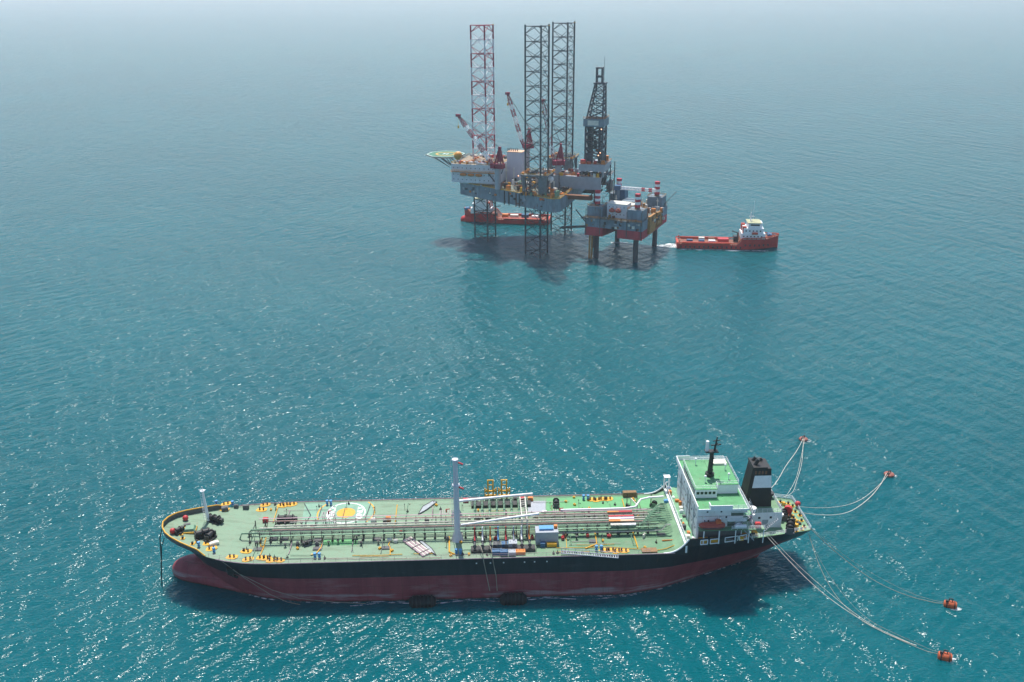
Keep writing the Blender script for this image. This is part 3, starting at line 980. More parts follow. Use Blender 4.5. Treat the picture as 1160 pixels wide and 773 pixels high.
# grey machinery house beside the manifold
gx0, gx1 = 12.6, 18.6
b = MB(); b.box(gx0, gx1, -9.6, -6.4, DK - .05, DK + 3.7)
mh = b.build('machinery_house', P['grey'], T)
b = MB(); b.box(gx0 + 1.0, gx1 - 1.2, -8.6, -6.9, DK + 3.7, DK + 4.2)
b.build('skylight', P['blue'], mh)
b = MB(); b.cbox((gx1 - .6, -7.4, DK + 4.1), (.9, .9, .8))
b.build('roof_vent', P['orange'], mh)
b = MB(); b.cbox((gx0 + 4.2, -10.4, DK + .5), (2.6, 1.0, 1.0))
b.build('locker', P['yellow'], mh)
b = MB(); b.cbox((gx0 + 1.8, -10.4, DK + .6), (1.2, 1.0, 1.2))
b.build('locker', P['dblue'], mh)
# yellow hose-handling davits at the far rail
b = MB()
for x in (-.95, .95):
    b.bar((x * .75, 0, 0), (x * .75, 0, 6.2), .42)
b.bar((-.75, 0, 6.1), (.75, 0, 6.1), .3)
for z in (1.2, 2.6):
    b.bar((-1.6, 0, z), (1.6, 0, z), .38)
for x in (-1.6, 1.6):
    b.bar((x, 0, .8), (x, 0, 3.6), .3)
b.bar((-1.6, 0, 3.4), (-.7, 0, 2.6), .24).bar((1.6, 0, 3.4), (.7, 0, 2.6), .24)
b.bar((-.7, 0, 4.6), (.7, 0, 4.6), .2).bar((-1.2, 0, .8), (1.2, 0, .8), .6)
dv = b.build('hose_davit', P['yellow'], T)
repeat(dv, [(1.1, 14.3, DK), (5.0, 14.3, DK)])
# far rail clutter beside the davits
for i, (x, mt) in enumerate(((-6, 'redp'), (-3.4, 'dark'), (8.3, 'dark'), (10.2, 'redp'), (12.5, 'orange'))):
    small_box('deck_locker', (x, 13.2), (1.5, 1.1, .9), mt)
# gangway stowed over the near rail
b = MB()
g0, g1 = Vector((19, -14.6, 13.2)), Vector((33.5, -15.9, 12.2))
for d in (-.55, .55):
    b.bar(g0 + Vector((0, d, 0)), g1 + Vector((0, d, 0)), .18)
    b.bar(g0 + Vector((0, d, .9)), g1 + Vector((0, d, .9)), .1)
for k in range(25):
    p = g0.lerp(g1, k / 24)
    b.bar(p + Vector((0, -.55, 0)), p + Vector((0, .55, 0)), .22)
    if k % 3 == 0:
        for d in (-.55, .55):
            b.bar(p + Vector((0, d, 0)), p + Vector((0, d, .9)), .08)
b.build('accommodation_ladder', P['grey'], T)
# jackstays and short posts near the house
for xy in ((39.5, 8.6), (42.3, 8.6), (46.2, 8.2)):
    b = MB(); b.tube((0, 0, 0), (0, 0, 4.2), .12, 6).tube((0, 0, 0), (0, 0, .8), .35, 8)
    b.build('vent_post', P['dark'], T, (*xy, DK - .05))
b = MB(); b.bar((40.2, 6.4, DK), (40.2, 6.4, 16.2), .2).bar((41.6, 4.0, DK), (41.6, 4.0, 15.4), .2).bar((40.2, 6.4, 16.1), (41.6, 4.0, 15.3), .25)
b.build('crutch', P['offwhite'], T)
rnd = random.Random(9)
small = MB(); small.cbox((0, 0, .2), (.6, .4, .4)).tube((0, 0, .3), (0, 0, 1.0), .09)
so = small.build('deck_fitting', P['dark'], T)
repeat(so, [(rnd.uniform(-64, 46), rnd.choice((-1, 1)) * rnd.uniform(7.5, 14.2), DK - .06, rnd.uniform(0, 3)) for _ in range(24)])
small = MB(); small.cbox((0, 0, .25), (.7, .5, .5)).tube((0, 0, .3), (0, 0, .8), .1)
so = small.build('deck_fitting', P['yellow'], T)
repeat(so, [(rnd.uniform(-64, 46), rnd.choice((-1, 1)) * rnd.uniform(7.5, 14.2), DK - .06, rnd.uniform(0, 3)) for _ in range(22)])
b = MB(); b.tube((0, 0, 0), (0, 0, 1.5), .05, 5).cbox((0, 0, 1.5), (.25, .25, .2))
so = b.build('sounding_pipe', P['dark'], T)
repeat(so, [(-60 + 8.2 * k, -9.5 + (k % 3) * .8, DK - .06) for k in range(13)] + [(-56 + 8.2 * k, 9.0 + (k % 3) * 1.2, DK - .06) for k in range(12)])
# draught marks / load-line marks on the near side
for i, x in enumerate((-3.0, .6, 4.0, 9.4, 12.0, 15.2)):
    b = MB(); b.cbox((x, -15.24, 10.9), (.35, .05, .35))
    b.build('hull_mark', P['white'], T)

# ---- bridge house
HZ = 14.25
before = set(T.children)
b = MB()
b.box(51.6, 63.6, -12.6, 11.6, HZ, 24.4)
house = b.build('bridge_house', P['white'], T)
def window_row(parent, spots, dx, dz, axis, name='window'):
    b = MB()
    if axis == 'x':      # faces the bow
        b.box(-.03, .05, -dx / 2, dx / 2, -dz / 2, dz / 2)
    else:
        b.box(-dx / 2, dx / 2, -.03, .05, -dz / 2, dz / 2)
    o = b.build(name, P['glass'], parent)
    repeat(o, spots)
window_row(house, [(51.58, -11 + 3.6 * k + (1.1 if z == 20.0 else 0), z) for z in (17.3, 20.0, 22.7) for k in range(7)], .55, .5, 'x')
window_row(house, [(x, -12.62, z) for x, z in ((53.4, 20.2), (54.6, 20.2), (56.6, 20.3), (57.8, 22.9), (59.2, 21.2), (54.2, 22.9), (61.6, 22.9))], .42, .48, 'y')
for y in (-9.5, -2.0, 6.2):
    b = MB(); b.tube((51.4, y, HZ), (51.4, y, 24.2), .12, 6)
    b.build('drain_pipe', P['grey'], house)
b = MB()
for k in range(20):
    b.bar((51.35, -5.4, HZ + .5 * k), (51.35, -4.8, HZ + .5 * k), .07)
b.bar((51.35, -5.4, HZ), (51.35, -5.4, 24.2), .08).bar((51.35, -4.8, HZ), (51.35, -4.8, 24.2), .08)
b.build('ladder', P['dgrey'], house)
b = MB(); b.box(51.5, 51.56, -12.4, 11.4, 20.9, 21.05).box(51.5, 51.56, -12.4, 11.4, 18.0, 18.15)
b.build('deck_seam', P['rustline'], house)
b = MB(); b.box(51.52, 51.57, -8.2, -7.3, HZ, HZ + 2).box(51.52, 51.57, 2.3, 3.2, HZ, HZ + 2)
b.build('house_door', P['grey'], house)
b = MB(); b.box(53, 53.8, -12.66, -12.6, 18.5, 20.3)
b.build('house_door', P['grey'], house)
for z in (20.3, 22.4):
    b = MB(); b.box(51.8, 63.5, -12.68, -12.61, z - .9, z - .8)
    b.build('deck_seam', P['rustline'], house)
# decks that project as walkways with rails, forward and at the sides
b = MB(); b.box(49.0, 51.6, -14.8, 14.8, HZ - .03, HZ + .12)
fd = b.build('walkway', P['walk'], T)
railing('walkway_rail', [(49.1, -14.6, HZ + .12), (49.1, 14.6, HZ + .12)], P['white'], fd, 1.2, 1.6, .08, 3)
b = MB(); b.box(48.5, 49.0, -15.0, 15.0, DK - .05, HZ + .1)
b.build('poop_front', P['white'], T)
rnd = random.Random(77)
for k in range(14):
    small_box('deck_fitting', (rnd.uniform(49.4, 51.2), -13 + 2 * k), (rnd.uniform(.4, 1.2), rnd.uniform(.4, 1.2), rnd.uniform(.4, 1.4)), rnd.choice(('white', 'dgrey', 'grey', 'orange', 'offwhite')), 0, HZ + .12)
b = MB()
for k in range(8):
    b.cbox((50.6 - k * .25, -12.2 - .0 * k, HZ + .0 - k * .37), (.3, 1.0, .08))
b.bar((51, -11.7, HZ + .9), (48.4, -11.7, DK + .9), .08).bar((51, -12.7, HZ + .9), (48.4, -12.7, DK + .9), .08)
b.build('stair', P['white'], T)
# navigation deck with wings, bulwark, green top
b = MB(); b.box(51.2, 64.4, -14.6, 12.4, 24.4, 24.62)
nav = b.build('navigation_deck', P['white'], T)
b = MB(); b.box(51.4, 64.2, -14.4, 12.2, 24.62, 24.64)
b.build('deck_surface', P['roof'], nav)
b = MB()
b.box(51.0, 51.2, -14.8, 12.6, 24.4, 25.8)
b.box(54.4, 60.0, -14.8, -14.6, 24.4, 25.95).box(51.2, 54.4, -14.8, -14.6, 24.4, 24.95).box(54.3, 54.5, -14.6, -12.8, 24.7, 25.95).box(51.2, 54.8, 12.4, 12.6, 24.4, 25.8)
b.box(60.0, 64.4, -14.8, -14.6, 24.4, 24.9)
b.build('wing_bulwark', P['white'], nav)
b = MB(); b.box(51.14, 51.17, -13, 13, 0, 0.01)
railing('wing_rail', [(60.0, -14.7, 24.9), (64.3, -14.7, 24.9), (64.3, 12.5, 24.6), (54.8, 12.5, 24.6)], P['white'], nav, 1.0, 1.5, .07, 3)
b = MB(); b.box(51.7, 57.4, -8.6, 6.4, 24.64, 27.15).box(57.4, 63.4, -6.6, 6.4, 24.64, 27.3)
wh = b.build('wheelhouse', P['white'], T)
b = MB(); b.box(51.5, 57.4, -8.8, 6.6, 27.15, 27.3).box(57.4, 63.6, -6.8, 6.6, 27.3, 27.45)
b.build('wheelhouse_roof', P['roof'], wh)
b = MB(); b.box(58.8, 63.0, 3.6, 6.2, 27.45, 28.0)
b.build('roof_locker', P['offwhite'], wh)
window_row(wh, [(52.4 + 1.05 * k, -8.63, 26.1) for k in range(5)], .75, .75, 'y')
window_row(wh, [(51.67, -7.6 + 1.4 * k, 26.1) for k in range(10)], .85, .8, 'x')
railing('roof_rail', [(51.6, -8.7, 27.3), (57.5, -8.7, 27.3), (57.5, -6.7, 27.45), (63.5, -6.7, 27.45), (63.5, 6.5, 27.45), (51.6, 6.5, 27.3), (51.6, -8.7, 27.3)], P['white'], wh, 1.0, 1.7, .06, 2)
# radar mast
MX, MY = 57.0, -1.6
b = MB()
b.tube((MX, MY, 27.4), (MX + .2, MY, 34.6), .75, 10, .5).tube((MX, MY, 27.4), (MX, MY, 28.2), 1.2, 10)
b.box(MX - 1.7, MX + 1.7, MY - .9, MY + .9, 34.5, 34.75)
b.tube((MX + .8, MY, 34.7), (MX + 1.3, MY, 38.8), .32, 8, .15)
b.bar((MX - .2, MY, 36.3), (MX + 2.4, MY, 36.6), .28).bar((MX + .2, MY, 37.6), (MX + 2.2, MY, 37.8), .2)
b.bar((MX + 1.3, MY - 1.4, 37.0), (MX + 1.3, MY + 1.4, 37.0), .22)
for z in (29.5, 31.2, 33):
    b.bar((MX - .2, MY - .9, z), (MX + .6, MY - .9, z), .3)
rm = b.build('radar_mast', P['iron'], T, smooth=True)
b = MB(); b.tube((MX - 1.2, MY, 34.75), (MX - 1.2, MY, 37.6), .45, 10, .42)
b.build('radome', P['white'], rm, smooth=True)
for x, y in ((54.6, 4.6), (61.8, 1.0), (55, -5), (61.5, -4)):
    b = MB(); b.tube((x, y, 27.4), (x, y, 29.0), .1, 6).ball((x, y, 29.0), .35)
    b.build('aerial', P['white'], wh)
# flat dark panels paint in gallery shade below the boat deck and aft, with balconies
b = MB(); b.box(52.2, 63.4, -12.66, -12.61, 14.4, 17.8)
b.build('gallery_shade', P['dgrey'], house)
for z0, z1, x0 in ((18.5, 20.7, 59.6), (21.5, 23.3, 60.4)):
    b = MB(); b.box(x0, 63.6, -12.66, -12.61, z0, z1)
    b.build('gallery_shade', P['galleryshade'], house)
    b = MB(); b.box(x0 - .3, 64.2, -14.0, -12.67, z1, z1 + .14)
    bl = b.build('balcony', P['white'], T)
    railing('balcony_rail', [(x0 - .3, -13.95, z1 + .14), (64.1, -13.95, z1 + .14)], P['white'], bl, 1.0, 1.2, .07, 3)
# lifeboat deck, davits and stairs on the near side
b = MB(); b.box(52.0, 69.0, -14.4, -12.6, 18.25, 18.4)
bd = b.build('boat_deck', P['sterndeck'], T)
railing('boat_deck_rail', [(60.4, -14.3, 18.4), (69, -14.3, 18.4)], P['white'], bd, 1.1, 1.4, .07, 3)
for x in (53.2, 57.2):
    b = MB()
    b.bar((x, -12.7, 18.4), (x, -12.9, 21.6), .3).bar((x, -12.9, 21.6), (x, -14.6, 22.0), .26).bar((x, -14.4, 18.3), (x, -14.4, 14.4), .25)
    b.build('boat_davit', P['white'], T)
b = MB()
for x in (61.5, 65, 68.8):
    b.bar((x, -14.3, 14.3), (x, -14.3, 18.3), .2)
b.build('stanchion', P['white'], T)
for o in set(T.children) - before:
    o.location.x += 2.6
# side screen with framed openings
b = MB()
ys = lambda x: -(half(x, deck_z(x)) - .02)
for x0, x1, zb, zt in ((52, 55.0, 14, 15.9), (56.9, 57.6, 14, 15.85), (59.9, 61.6, 14, 15.8), (65.2, 65.6, 14, 15.7), (67.6, 69, 14, 15.5)):
    b.add([(x0, ys(x0), zb), (x1, ys(x1), zb), (x1, ys(x1), zt), (x0, ys(x0), zt), (x0, ys(x0) + .2, zb), (x1, ys(x1) + .2, zb), (x1, ys(x1) + .2, zt), (x0, ys(x0) + .2, zt)],
          [(0, 1, 2, 3), (7, 6, 5, 4), (3, 2, 6, 7), (0, 3, 7, 4), (1, 5, 6, 2)])
for k in range(9):
    x0, x1 = 52 + 2 * k, 54 + 2 * k
    z0, z1 = 15.9 - .06 * k, 15.84 - .06 * k
    b.add([(x0, ys(x0), z0), (x1, ys(x1), z1), (x1, ys(x1), z1 + .45), (x0, ys(x0), z0 + .45), (x0, ys(x0) + .2, z0), (x1, ys(x1) + .2, z1), (x1, ys(x1) + .2, z1 + .45), (x0, ys(x0) + .2, z0 + .45)],
          [(0, 1, 2, 3), (7, 6, 5, 4), (3, 2, 6, 7), (0, 4, 5, 1)])
b.build('side_screen', P['black'], T)
for x0, x1 in ((55.0, 56.9), (57.6, 59.9), (61.6, 65.2), (65.6, 67.6)):
    b = MB()
    for (xa, za), (xb, zb) in (((x0, 14.5), (x1, 14.5)), ((x1, 14.5), (x1, 15.8)), ((x1, 15.8), (x0, 15.8)), ((x0, 15.8), (x0, 14.5))):
        b.bar((xa, ys(xa) - .05, za), (xb, ys(xb) - .05, zb), .2)
    b.build('screen_opening', P['white'], T)
for i, (x, y, z, d, mt) in enumerate(((56, -13.6, 14.3, (1.6, 1, 1.3), 'yellow'), (58.8, -13.4, 14.3, (2.0, .9, 1.2), 'yellow'), (64.9, -13.0, 18.4, (1.5, 1.1, 1.4), 'white'), (67.4, -12.0, 14.2, (1.3, 1.1, 1.4), 'orange'), (70.0, -13.4, 18.4, (1.5, 1, 1.4), 'redp'), (70.4, -10.2, 14.1, (1.4, 1.2, 1.0), 'yellow'), (53.9, -13.8, 14.3, (1.2, 1, 1.0), 'redp'))):
    small_box('deck_locker', (x, y), d, mt, 0, z)
b = MB(); b.tube((63.8, -14.0, 19.2), (66.8, -13.9, 19.2), .5, 12)
b.build('liferaft_canister', P['white'], T, smooth=True)
before = set(T.children)
# aft decks of the house with inclined ladders
for z, x1 in ((18.3, 66.5), (21.4, 66.2)):
    b = MB(); b.box(63.6, x1, -12.4, 9.0, z - .12, z)
    d_ = b.build('aft_deck', P['white'], T)
    b = MB(); b.box(63.7, x1 - .1, -12.3, 8.9, z, z + .02)
    b.build('deck_surface', P['roof'], d_)
    railing('aft_rail', [(63.6, -12.3, z), (x1 - .1, -12.3, z), (x1 - .1, -7, z)], P['white'], d_, 1.1, 1.4, .07, 3)
for a, c in (((61.0, -13.2, 18.4), (65.0, -13.2, 21.4)), ((66.8, -12.9, 14.3), (63.2, -12.9, 18.4)), ((66.8, -11.2, 21.4), (65.4, -11.2, 24.6)), ((70.6, -9.6, 15), (73.8, -9.6, 18.3))):
    b = MB()
    a, c = Vector(a), Vector(c)
    for d in (-.4, .4):
        b.bar(a + Vector((0, d, 0)), c + Vector((0, d, 0)), .12).bar(a + Vector((0, d, .9)), c + Vector((0, d, .9)), .07)
    for k in range(9):
        p = a.lerp(c, k / 8)
        b.bar(p + Vector((0, -.4, 0)), p + Vector((0, .4, 0)), .16)
    b.build('stair', P['grey'], T)
for o in set(T.children) - before:
    o.location.x += 2.6
# engine casing and funnel
b = MB(); b.box(69.2, 78.6, -6.6, 6.2, 13.6, 18.5)
ec = b.build('engine_casing', P['white'], T)
b = MB(); b.box(69.3, 78.5, -6.5, 6.1, 18.5, 18.53)
b.build('deck_surface', P['sterndeck'], ec)
window_row(ec, [(72.5, -6.62, 16.9), (75.6, -6.62, 17.0)], .6, .6, 'y')
b = MB(); b.box(73.4, 75.0, -6.63, -6.6, 14.2, 16.3)
b.build('casing_door', P['grey'], ec)
railing('casing_rail', [(78.5, 6.0, 18.53), (78.5, -6.5, 18.53), (70.6, -6.5, 18.53)], P['white'], ec, 1.1, 1.4, .07, 3)
FX0, FX1, FY0, FY1 = 69.4, 76.5, -3.6, 3.4
def fpoly(t):
    x0 = FX0 + 1.5 * t
    x1 = FX1 - .9 * t
    y0, y1 = FY0 + .5 * t, FY1 - .7 * t
    c = .7
    return [(x0 + c, y0), (x1, y0), (x1, y1), (x0 + c, y1), (x0, y1 - c), (x0, y0 + c)]
FZ0, FZ1 = 18.53, 29.8
def fz(t):
    return FZ0 + (FZ1 - FZ0) * t
b = MB()
for t0, t1, mi in ((0, .50, 0), (.50, .82, 1), (.82, 1, 0)):
    p0, p1 = fpoly(t0), fpoly(t1)
    n = len(p0)
    for i in range(n):      # the pale band is painted on the two flanks only
        j = (i + 1) % n
        b.mat(mi if i in (0, 2) else 0)
        b.add([(*p0[i], fz(t0)), (*p0[j], fz(t0)), (*p1[j], fz(t1)), (*p1[i], fz(t1))], [(0, 1, 2, 3)])
b.mat(0).add([(x, y, FZ1) for x, y in fpoly(1)], [(0, 1, 2, 3, 4, 5)])
fn = b.build('funnel', [P['funnel'], P['fband']], T)
for x, y, r, dz in ((71.6, -1.4, .5, 1.9), (73.2, .8, .4, 1.0), (71.6, 1.2, .45, 1.2)):
    q = MB(); q.tube((x, y, FZ1), (x + .9, y, FZ1 + dz), r, 10)
    q.build('exhaust_pipe', P['iron'], fn, smooth=True)
q = MB(); q.box(70.9, 74.7, -3.05, 2.6, FZ1, FZ1 + .35)
q.build('funnel_rim', P['iron'], fn)
for k in range(4):
    q = MB(); q.cbox((71.6 + .9 * k, -3.2, FZ1 - 1.1), (.5, .14, .9))
    q.build('louvre', P['rust'], fn)
# vents around the funnel
for x, y, z, r, h, mt in ((70.0, -7.8, 18.3, .55, 2.6, 'white'), (69.6, -9.2, 18.3, .4, 1.6, 'white'), (77.6, 1.0, 18.5, .5, 1.6, 'dark'), (73.0, 6.9, 14.7, .5, 4.8, 'iron'), (79.4, -3.2, 14.3, .45, 1.6, 'white'), (80.2, 1.8, 14.3, .5, 1.4, 'dgrey')):
    q = MB(); q.tube((x, y, z), (x, y, z + h * .6), r, 10).tube((x, y, z + h * .6), (x, y, z + h), r * 1.7, 12, r * 1.9)
    q.build('cowl_vent', P[mt], T, smooth=True)
q = MB(); q.tube((66.2, 8.0, 18.3), (66.2, 8.0, 25), .25, 8).cbox((66.2, 8.0, 25.4), (2.0, 1.6, 1.4))
q.build('lantern_post', P['iron'], T)
q = MB()
q.bar((68.8, -10.2, 15), (68.8, -10.2, 21.6), .4).bar((68.4, -10.2, 21), (70.6, -10.2, 16.4), .2).bar((68.8, -10.6, 18), (68.8, -9.8, 22.4), .3)
q.cbox((68.8, -10.2, 20.4), (1.0, .8, .8))
q.build('stores_crane', P['mauve'], T)
q = MB(); q.bar((81.0, -4.8, 14.2), (83.0, -7.2, 14.5), .9)
q.build('stern_ramp', P['yellow'], T)
rnd = random.Random(21)
for k in range(16):
    x = rnd.uniform(79.5, 85.0)
    y = rnd.uniform(-7.2, 7.2)
    small_box('deck_fitting', (x, y), (rnd.uniform(.5, 1.2), rnd.uniform(.5, 1.0), rnd.uniform(.4, .9)), rnd.choice(('dark', 'yellow', 'dgrey', 'orange', 'offwhite', 'iron')), rnd.uniform(0, 3))
for k in range(14):
    x = rnd.uniform(53, 68)
    small_box('deck_fitting', (x, rnd.uniform(-13.2, -12.2)), (rnd.uniform(.4, 1.0), .5, rnd.uniform(.5, 1.2)), rnd.choice(('dgrey', 'yellow', 'white', 'orange', 'iron', 'grey')), 0, 14.25)
# far wing: little white post at the poop shoulder
q = MB()
for x in (50.9, 52.3):
    for y in (13.2, 14.4):
        q.bar((x, y, 14.2), (x, y, 18.6), .18)
q.box(50.7, 52.5, 13.0, 14.6, 18.5, 18.7)
q.build('lookout_frame', P['white'], T)
# anchor in its hawse and a worn fender mark
q = MB()
q.tube((-66.6, -12.9, 9.6), (-66.0, -13.4, 7.6), .3, 8).bar((-67.4, -12.4, 7.9), (-64.8, -13.7, 7.5), .5)
q.cbox((-66.2, -13.0, 9.5), (2.6, 1.6, 1.5), .45)
q.build('anchor', P['iron'], T)

# ---- things that lie on or hang from the tanker
def on_ship(name, label, cat, mb, mat, loc=(0, 0, 0), rz=0.0, group=None, smooth=False):
    o = mb.build(name, mat, None, (0, 0, 0), 0, smooth)
    M = T_M @ Matrix.Translation(loc) @ Matrix.Rotation(rz, 4, 'Z')
    o.matrix_world = M
    return tag(o, label, cat, group)
T_M = Matrix.Translation(SHIP_O) @ Matrix.Rotation(SHIP_A, 4, 'Z')
lb = thing('lifeboat', 'orange-red enclosed lifeboat hanging below the white bridge wing of the tanker', 'lifeboat')
lb.matrix_world = T_M @ Matrix.Translation((57.8, -13.95, 18.7))
b = MB()
rs = []
for x, w, zl, zt in ((-3.4, .05, .9, 1.3), (-3.1, .6, .5, 1.45), (-2.2, 1.05, .15, 1.6), (-.5, 1.2, 0, 1.7), (1.5, 1.2, 0, 1.75), (2.7, 1.0, .15, 1.7), (3.3, .6, .4, 1.5), (3.5, .05, .9, 1.2)):
    rs.append([(x, w * c, zl + (zt - zl) * h) for c, h in ((0, 0), (.7, .15), (1, .5), (.85, .85), (.4, 1), (-.4, 1), (-.85, .85), (-1, .5), (-.7, .15))])
b.rings(rs[::-1])
b.build('boat_hull', P['lboat'], lb, smooth=True)
b = MB(); b.prism([(1.0, -.7), (2.5, -.6), (2.5, .6), (1.0, .7)], 1.7, 2.5, [(1.3, -.5), (2.3, -.45), (2.3, .45), (1.3, .5)])
b.build('steering_cupola', P['lboat2'], lb)
b = MB(); b.box(-2.6, 2.7, -1.24, -1.17, .75, .95)
b.build('rubbing_strake', P['dgrey'], lb)

def crate(xy, d, label, h):
    b = MB(); b.cbox((0, 0, h / 2), (d[0], d[1], h))
    for k in range(7):
        x = -d[0] / 2 + d[0] * (k + .5) / 7
        b.cbox((x, 0, h + .03), (.1, d[1], .06)).cbox((x, -d[1] / 2 - .03, h / 2), (.1, .06, h * .98))
    return on_ship('crate', label, 'crate', b, P['brown'], (*xy, DK - .05))
crate((41.11, 14.14), (3.9, 1.3), 'brown crate standing against the far rail of the tanker deck', 1.5)
crate((41.97, -13.64), (4.0, 1.9), 'low brown crate at the near edge of the tanker deck', .35)
def mat_(poly, label, z=.25, m='matgrey'):
    b = MB()
    b.prism(poly, 0, z)
    o = on_ship('canvas_mat', label, 'mat', b, P[m], (0, 0, DK - .04))
    e = MB()
    for p, q in zip(poly, poly[1:] + poly[:1]):
        e.path([(*p, z), ((p[0] + q[0]) / 2, (p[1] + q[1]) / 2, z), (*q, z)], .12, 5)
    e.build('edging', P['dark'], o)
    return o
mat_([(-19.22, 6.65), (-17.1, 8.97), (-14.24, 13.13), (-15.4, 13.86), (-18.16, 10.82)], 'grey pointed canvas mat lying by the far rail of the tanker deck')
mat_([(-18.45, -6.49), (-14.86, -11.83), (-13.43, -13.3), (-14.71, -10.22), (-17.33, -6.54)], 'narrow grey pointed canvas mat beside the mauve hose bundle')
a0, a1 = Vector((*(-21.49, -5.55), 0)), Vector((*(-15.72, -13), 0))
hb = thing('hose_bundle', 'bundle of long mauve and white hoses strapped together on the near tanker deck', 'hose bundle')
hb.matrix_world = T_M @ Matrix.Translation((a0.x, a0.y, DK - .05))
dv_ = a1 - a0
nv = Vector((-dv_.y, dv_.x, 0)).normalized()
for k in range(6):
    b = MB(); o_ = nv * (k - 2.5) * .48
    b.tube(o_ + Vector((0, 0, .28)), dv_ + o_ + Vector((0, 0, .28)), .25, 8)
    b.build('hose', P['mauve' if k % 2 == 0 else 'offwhite'], hb, smooth=True)
for t in (.15, .5, .85):
    b = MB(); p = dv_ * t; b.bar(p - nv * 1.7 + Vector((0, 0, .55)), p + nv * 1.7 + Vector((0, 0, .55)), .12)
    b.build('strap', P['dark'], hb)
# long striped panels on the pipe rack
for i, ((xm, y), z, cols, lab) in enumerate((
        ((36.28, 0.97), 15.2, ('orange', 'redp'), 'long plank half orange and half red, the farthest across on the pipe rack'),
        ((36.31, -1.29), 15.2, ('redp', 'redp'), 'long all red plank lying on the pipe rack next to the white one'),
        ((36.28, -2.37), 15.2, ('white', 'lilac'), 'long white plank with a lilac end lying on the pipe rack'),
        ((36.11, -3.51), 15.2, ('orange', 'peach'), 'long plank with orange and pale peach halves lying on the pipe rack'),
        ((36.29, -5.49), 15.2, ('offwhite', 'white'), 'plain cream plank lying nearest the catwalk on the pipe rack'))):
    b = MB()
    xa, xb = xm - 3.4, xm + 3.4
    w_ = .42 if i > 1 else .3
    b.mat(0).box(xa, xm - .3, y - w_, y + w_, z, z + .2)
    b.mat(1).box(xm - .3, xb, y - w_, y + w_, z, z + .2)
    on_ship('long_plank', lab, 'plank', b, [P[cols[0]], P[cols[1]]], (0, 0, 0), 0, 'planks on the pipe rack')
# big rubber fenders floating along the near side
for i, (x, lab) in enumerate(((-17.2, 'black rubber fender floating at the hull below the tall grey kingpost'), (6.4, 'black rubber fender floating at the hull below the cargo manifold'))):
    f = thing('rubber_fender', lab, 'fender', group='fenders along the hull')
    f.matrix_world = T_M @ Matrix.Translation((x, -17.0, .75))
    b = MB()
    prof = [(.3, -3.5), (1.0, -3.4), (1.5, -2.7), (1.6, -1.5), (1.6, 1.5), (1.5, 2.7), (1.0, 3.4), (.3, 3.5)]
    b.rings([[(z, r * math.cos(2 * math.pi * k / 16), r * math.sin(2 * math.pi * k / 16)) for k in range(16)] for r, z in prof][::-1])
    b.build('fender_body', P['rubber'], f, smooth=True)
    for k in range(6):
        b = MB(); xx = -2.4 + k * .96
        pts = [(xx, 1.68 * math.cos(2 * math.pi * q / 14), 1.68 * math.sin(2 * math.pi * q / 14)) for q in range(15)]
        b.path(pts, .16, 5)
        b.build('tyre_net', P['iron'], f)
# anchor chains at the bow
for i, (x, y, lab) in enumerate(((-87.6, -.6, 'rusty anchor chain hanging at the very tip of the bow'), (-87.2, -2.6, 'shorter anchor chain hanging just behind the tip of the bow'))):
    b = MB()
    if i == 0:
        b.path([(-87.2, -1.0, 14.6), (-87.9, -1.4, 12), (-88.2, -2.0, 6), (-88.9, -2.6, -.5)], .14, 6)
    else:
        b.path([(-85.4, -4.8, 14.2), (-86.2, -5.4, 12), (-87.0, -5.6, 6), (-87.8, -5.8, -.5)], .11, 6)
    on_ship('anchor_chain', lab, 'chain', b, P['iron'])
for pts, lab in (([(-69.2, -13.2, 13.0), (-63, -14.0, 7.5), (-57, -14.4, 2.6), (-52.5, -15.2, .6), (-49, -15.8, .1)], 'pale rope slanting from the bow bollards down to the waterline'),
                 ([(-63.6, -14.9, 9.2), (-56, -15.4, 4.6), (-49, -15.7, 1.9), (-40, -15.9, .6), (-32, -16.2, .15)], 'pale rope trailing along the red hull behind the anchor')):
    b = MB(); b.path(pts, .07, 5)
    on_ship('hull_rope', lab, 'rope', b, P['roped'])

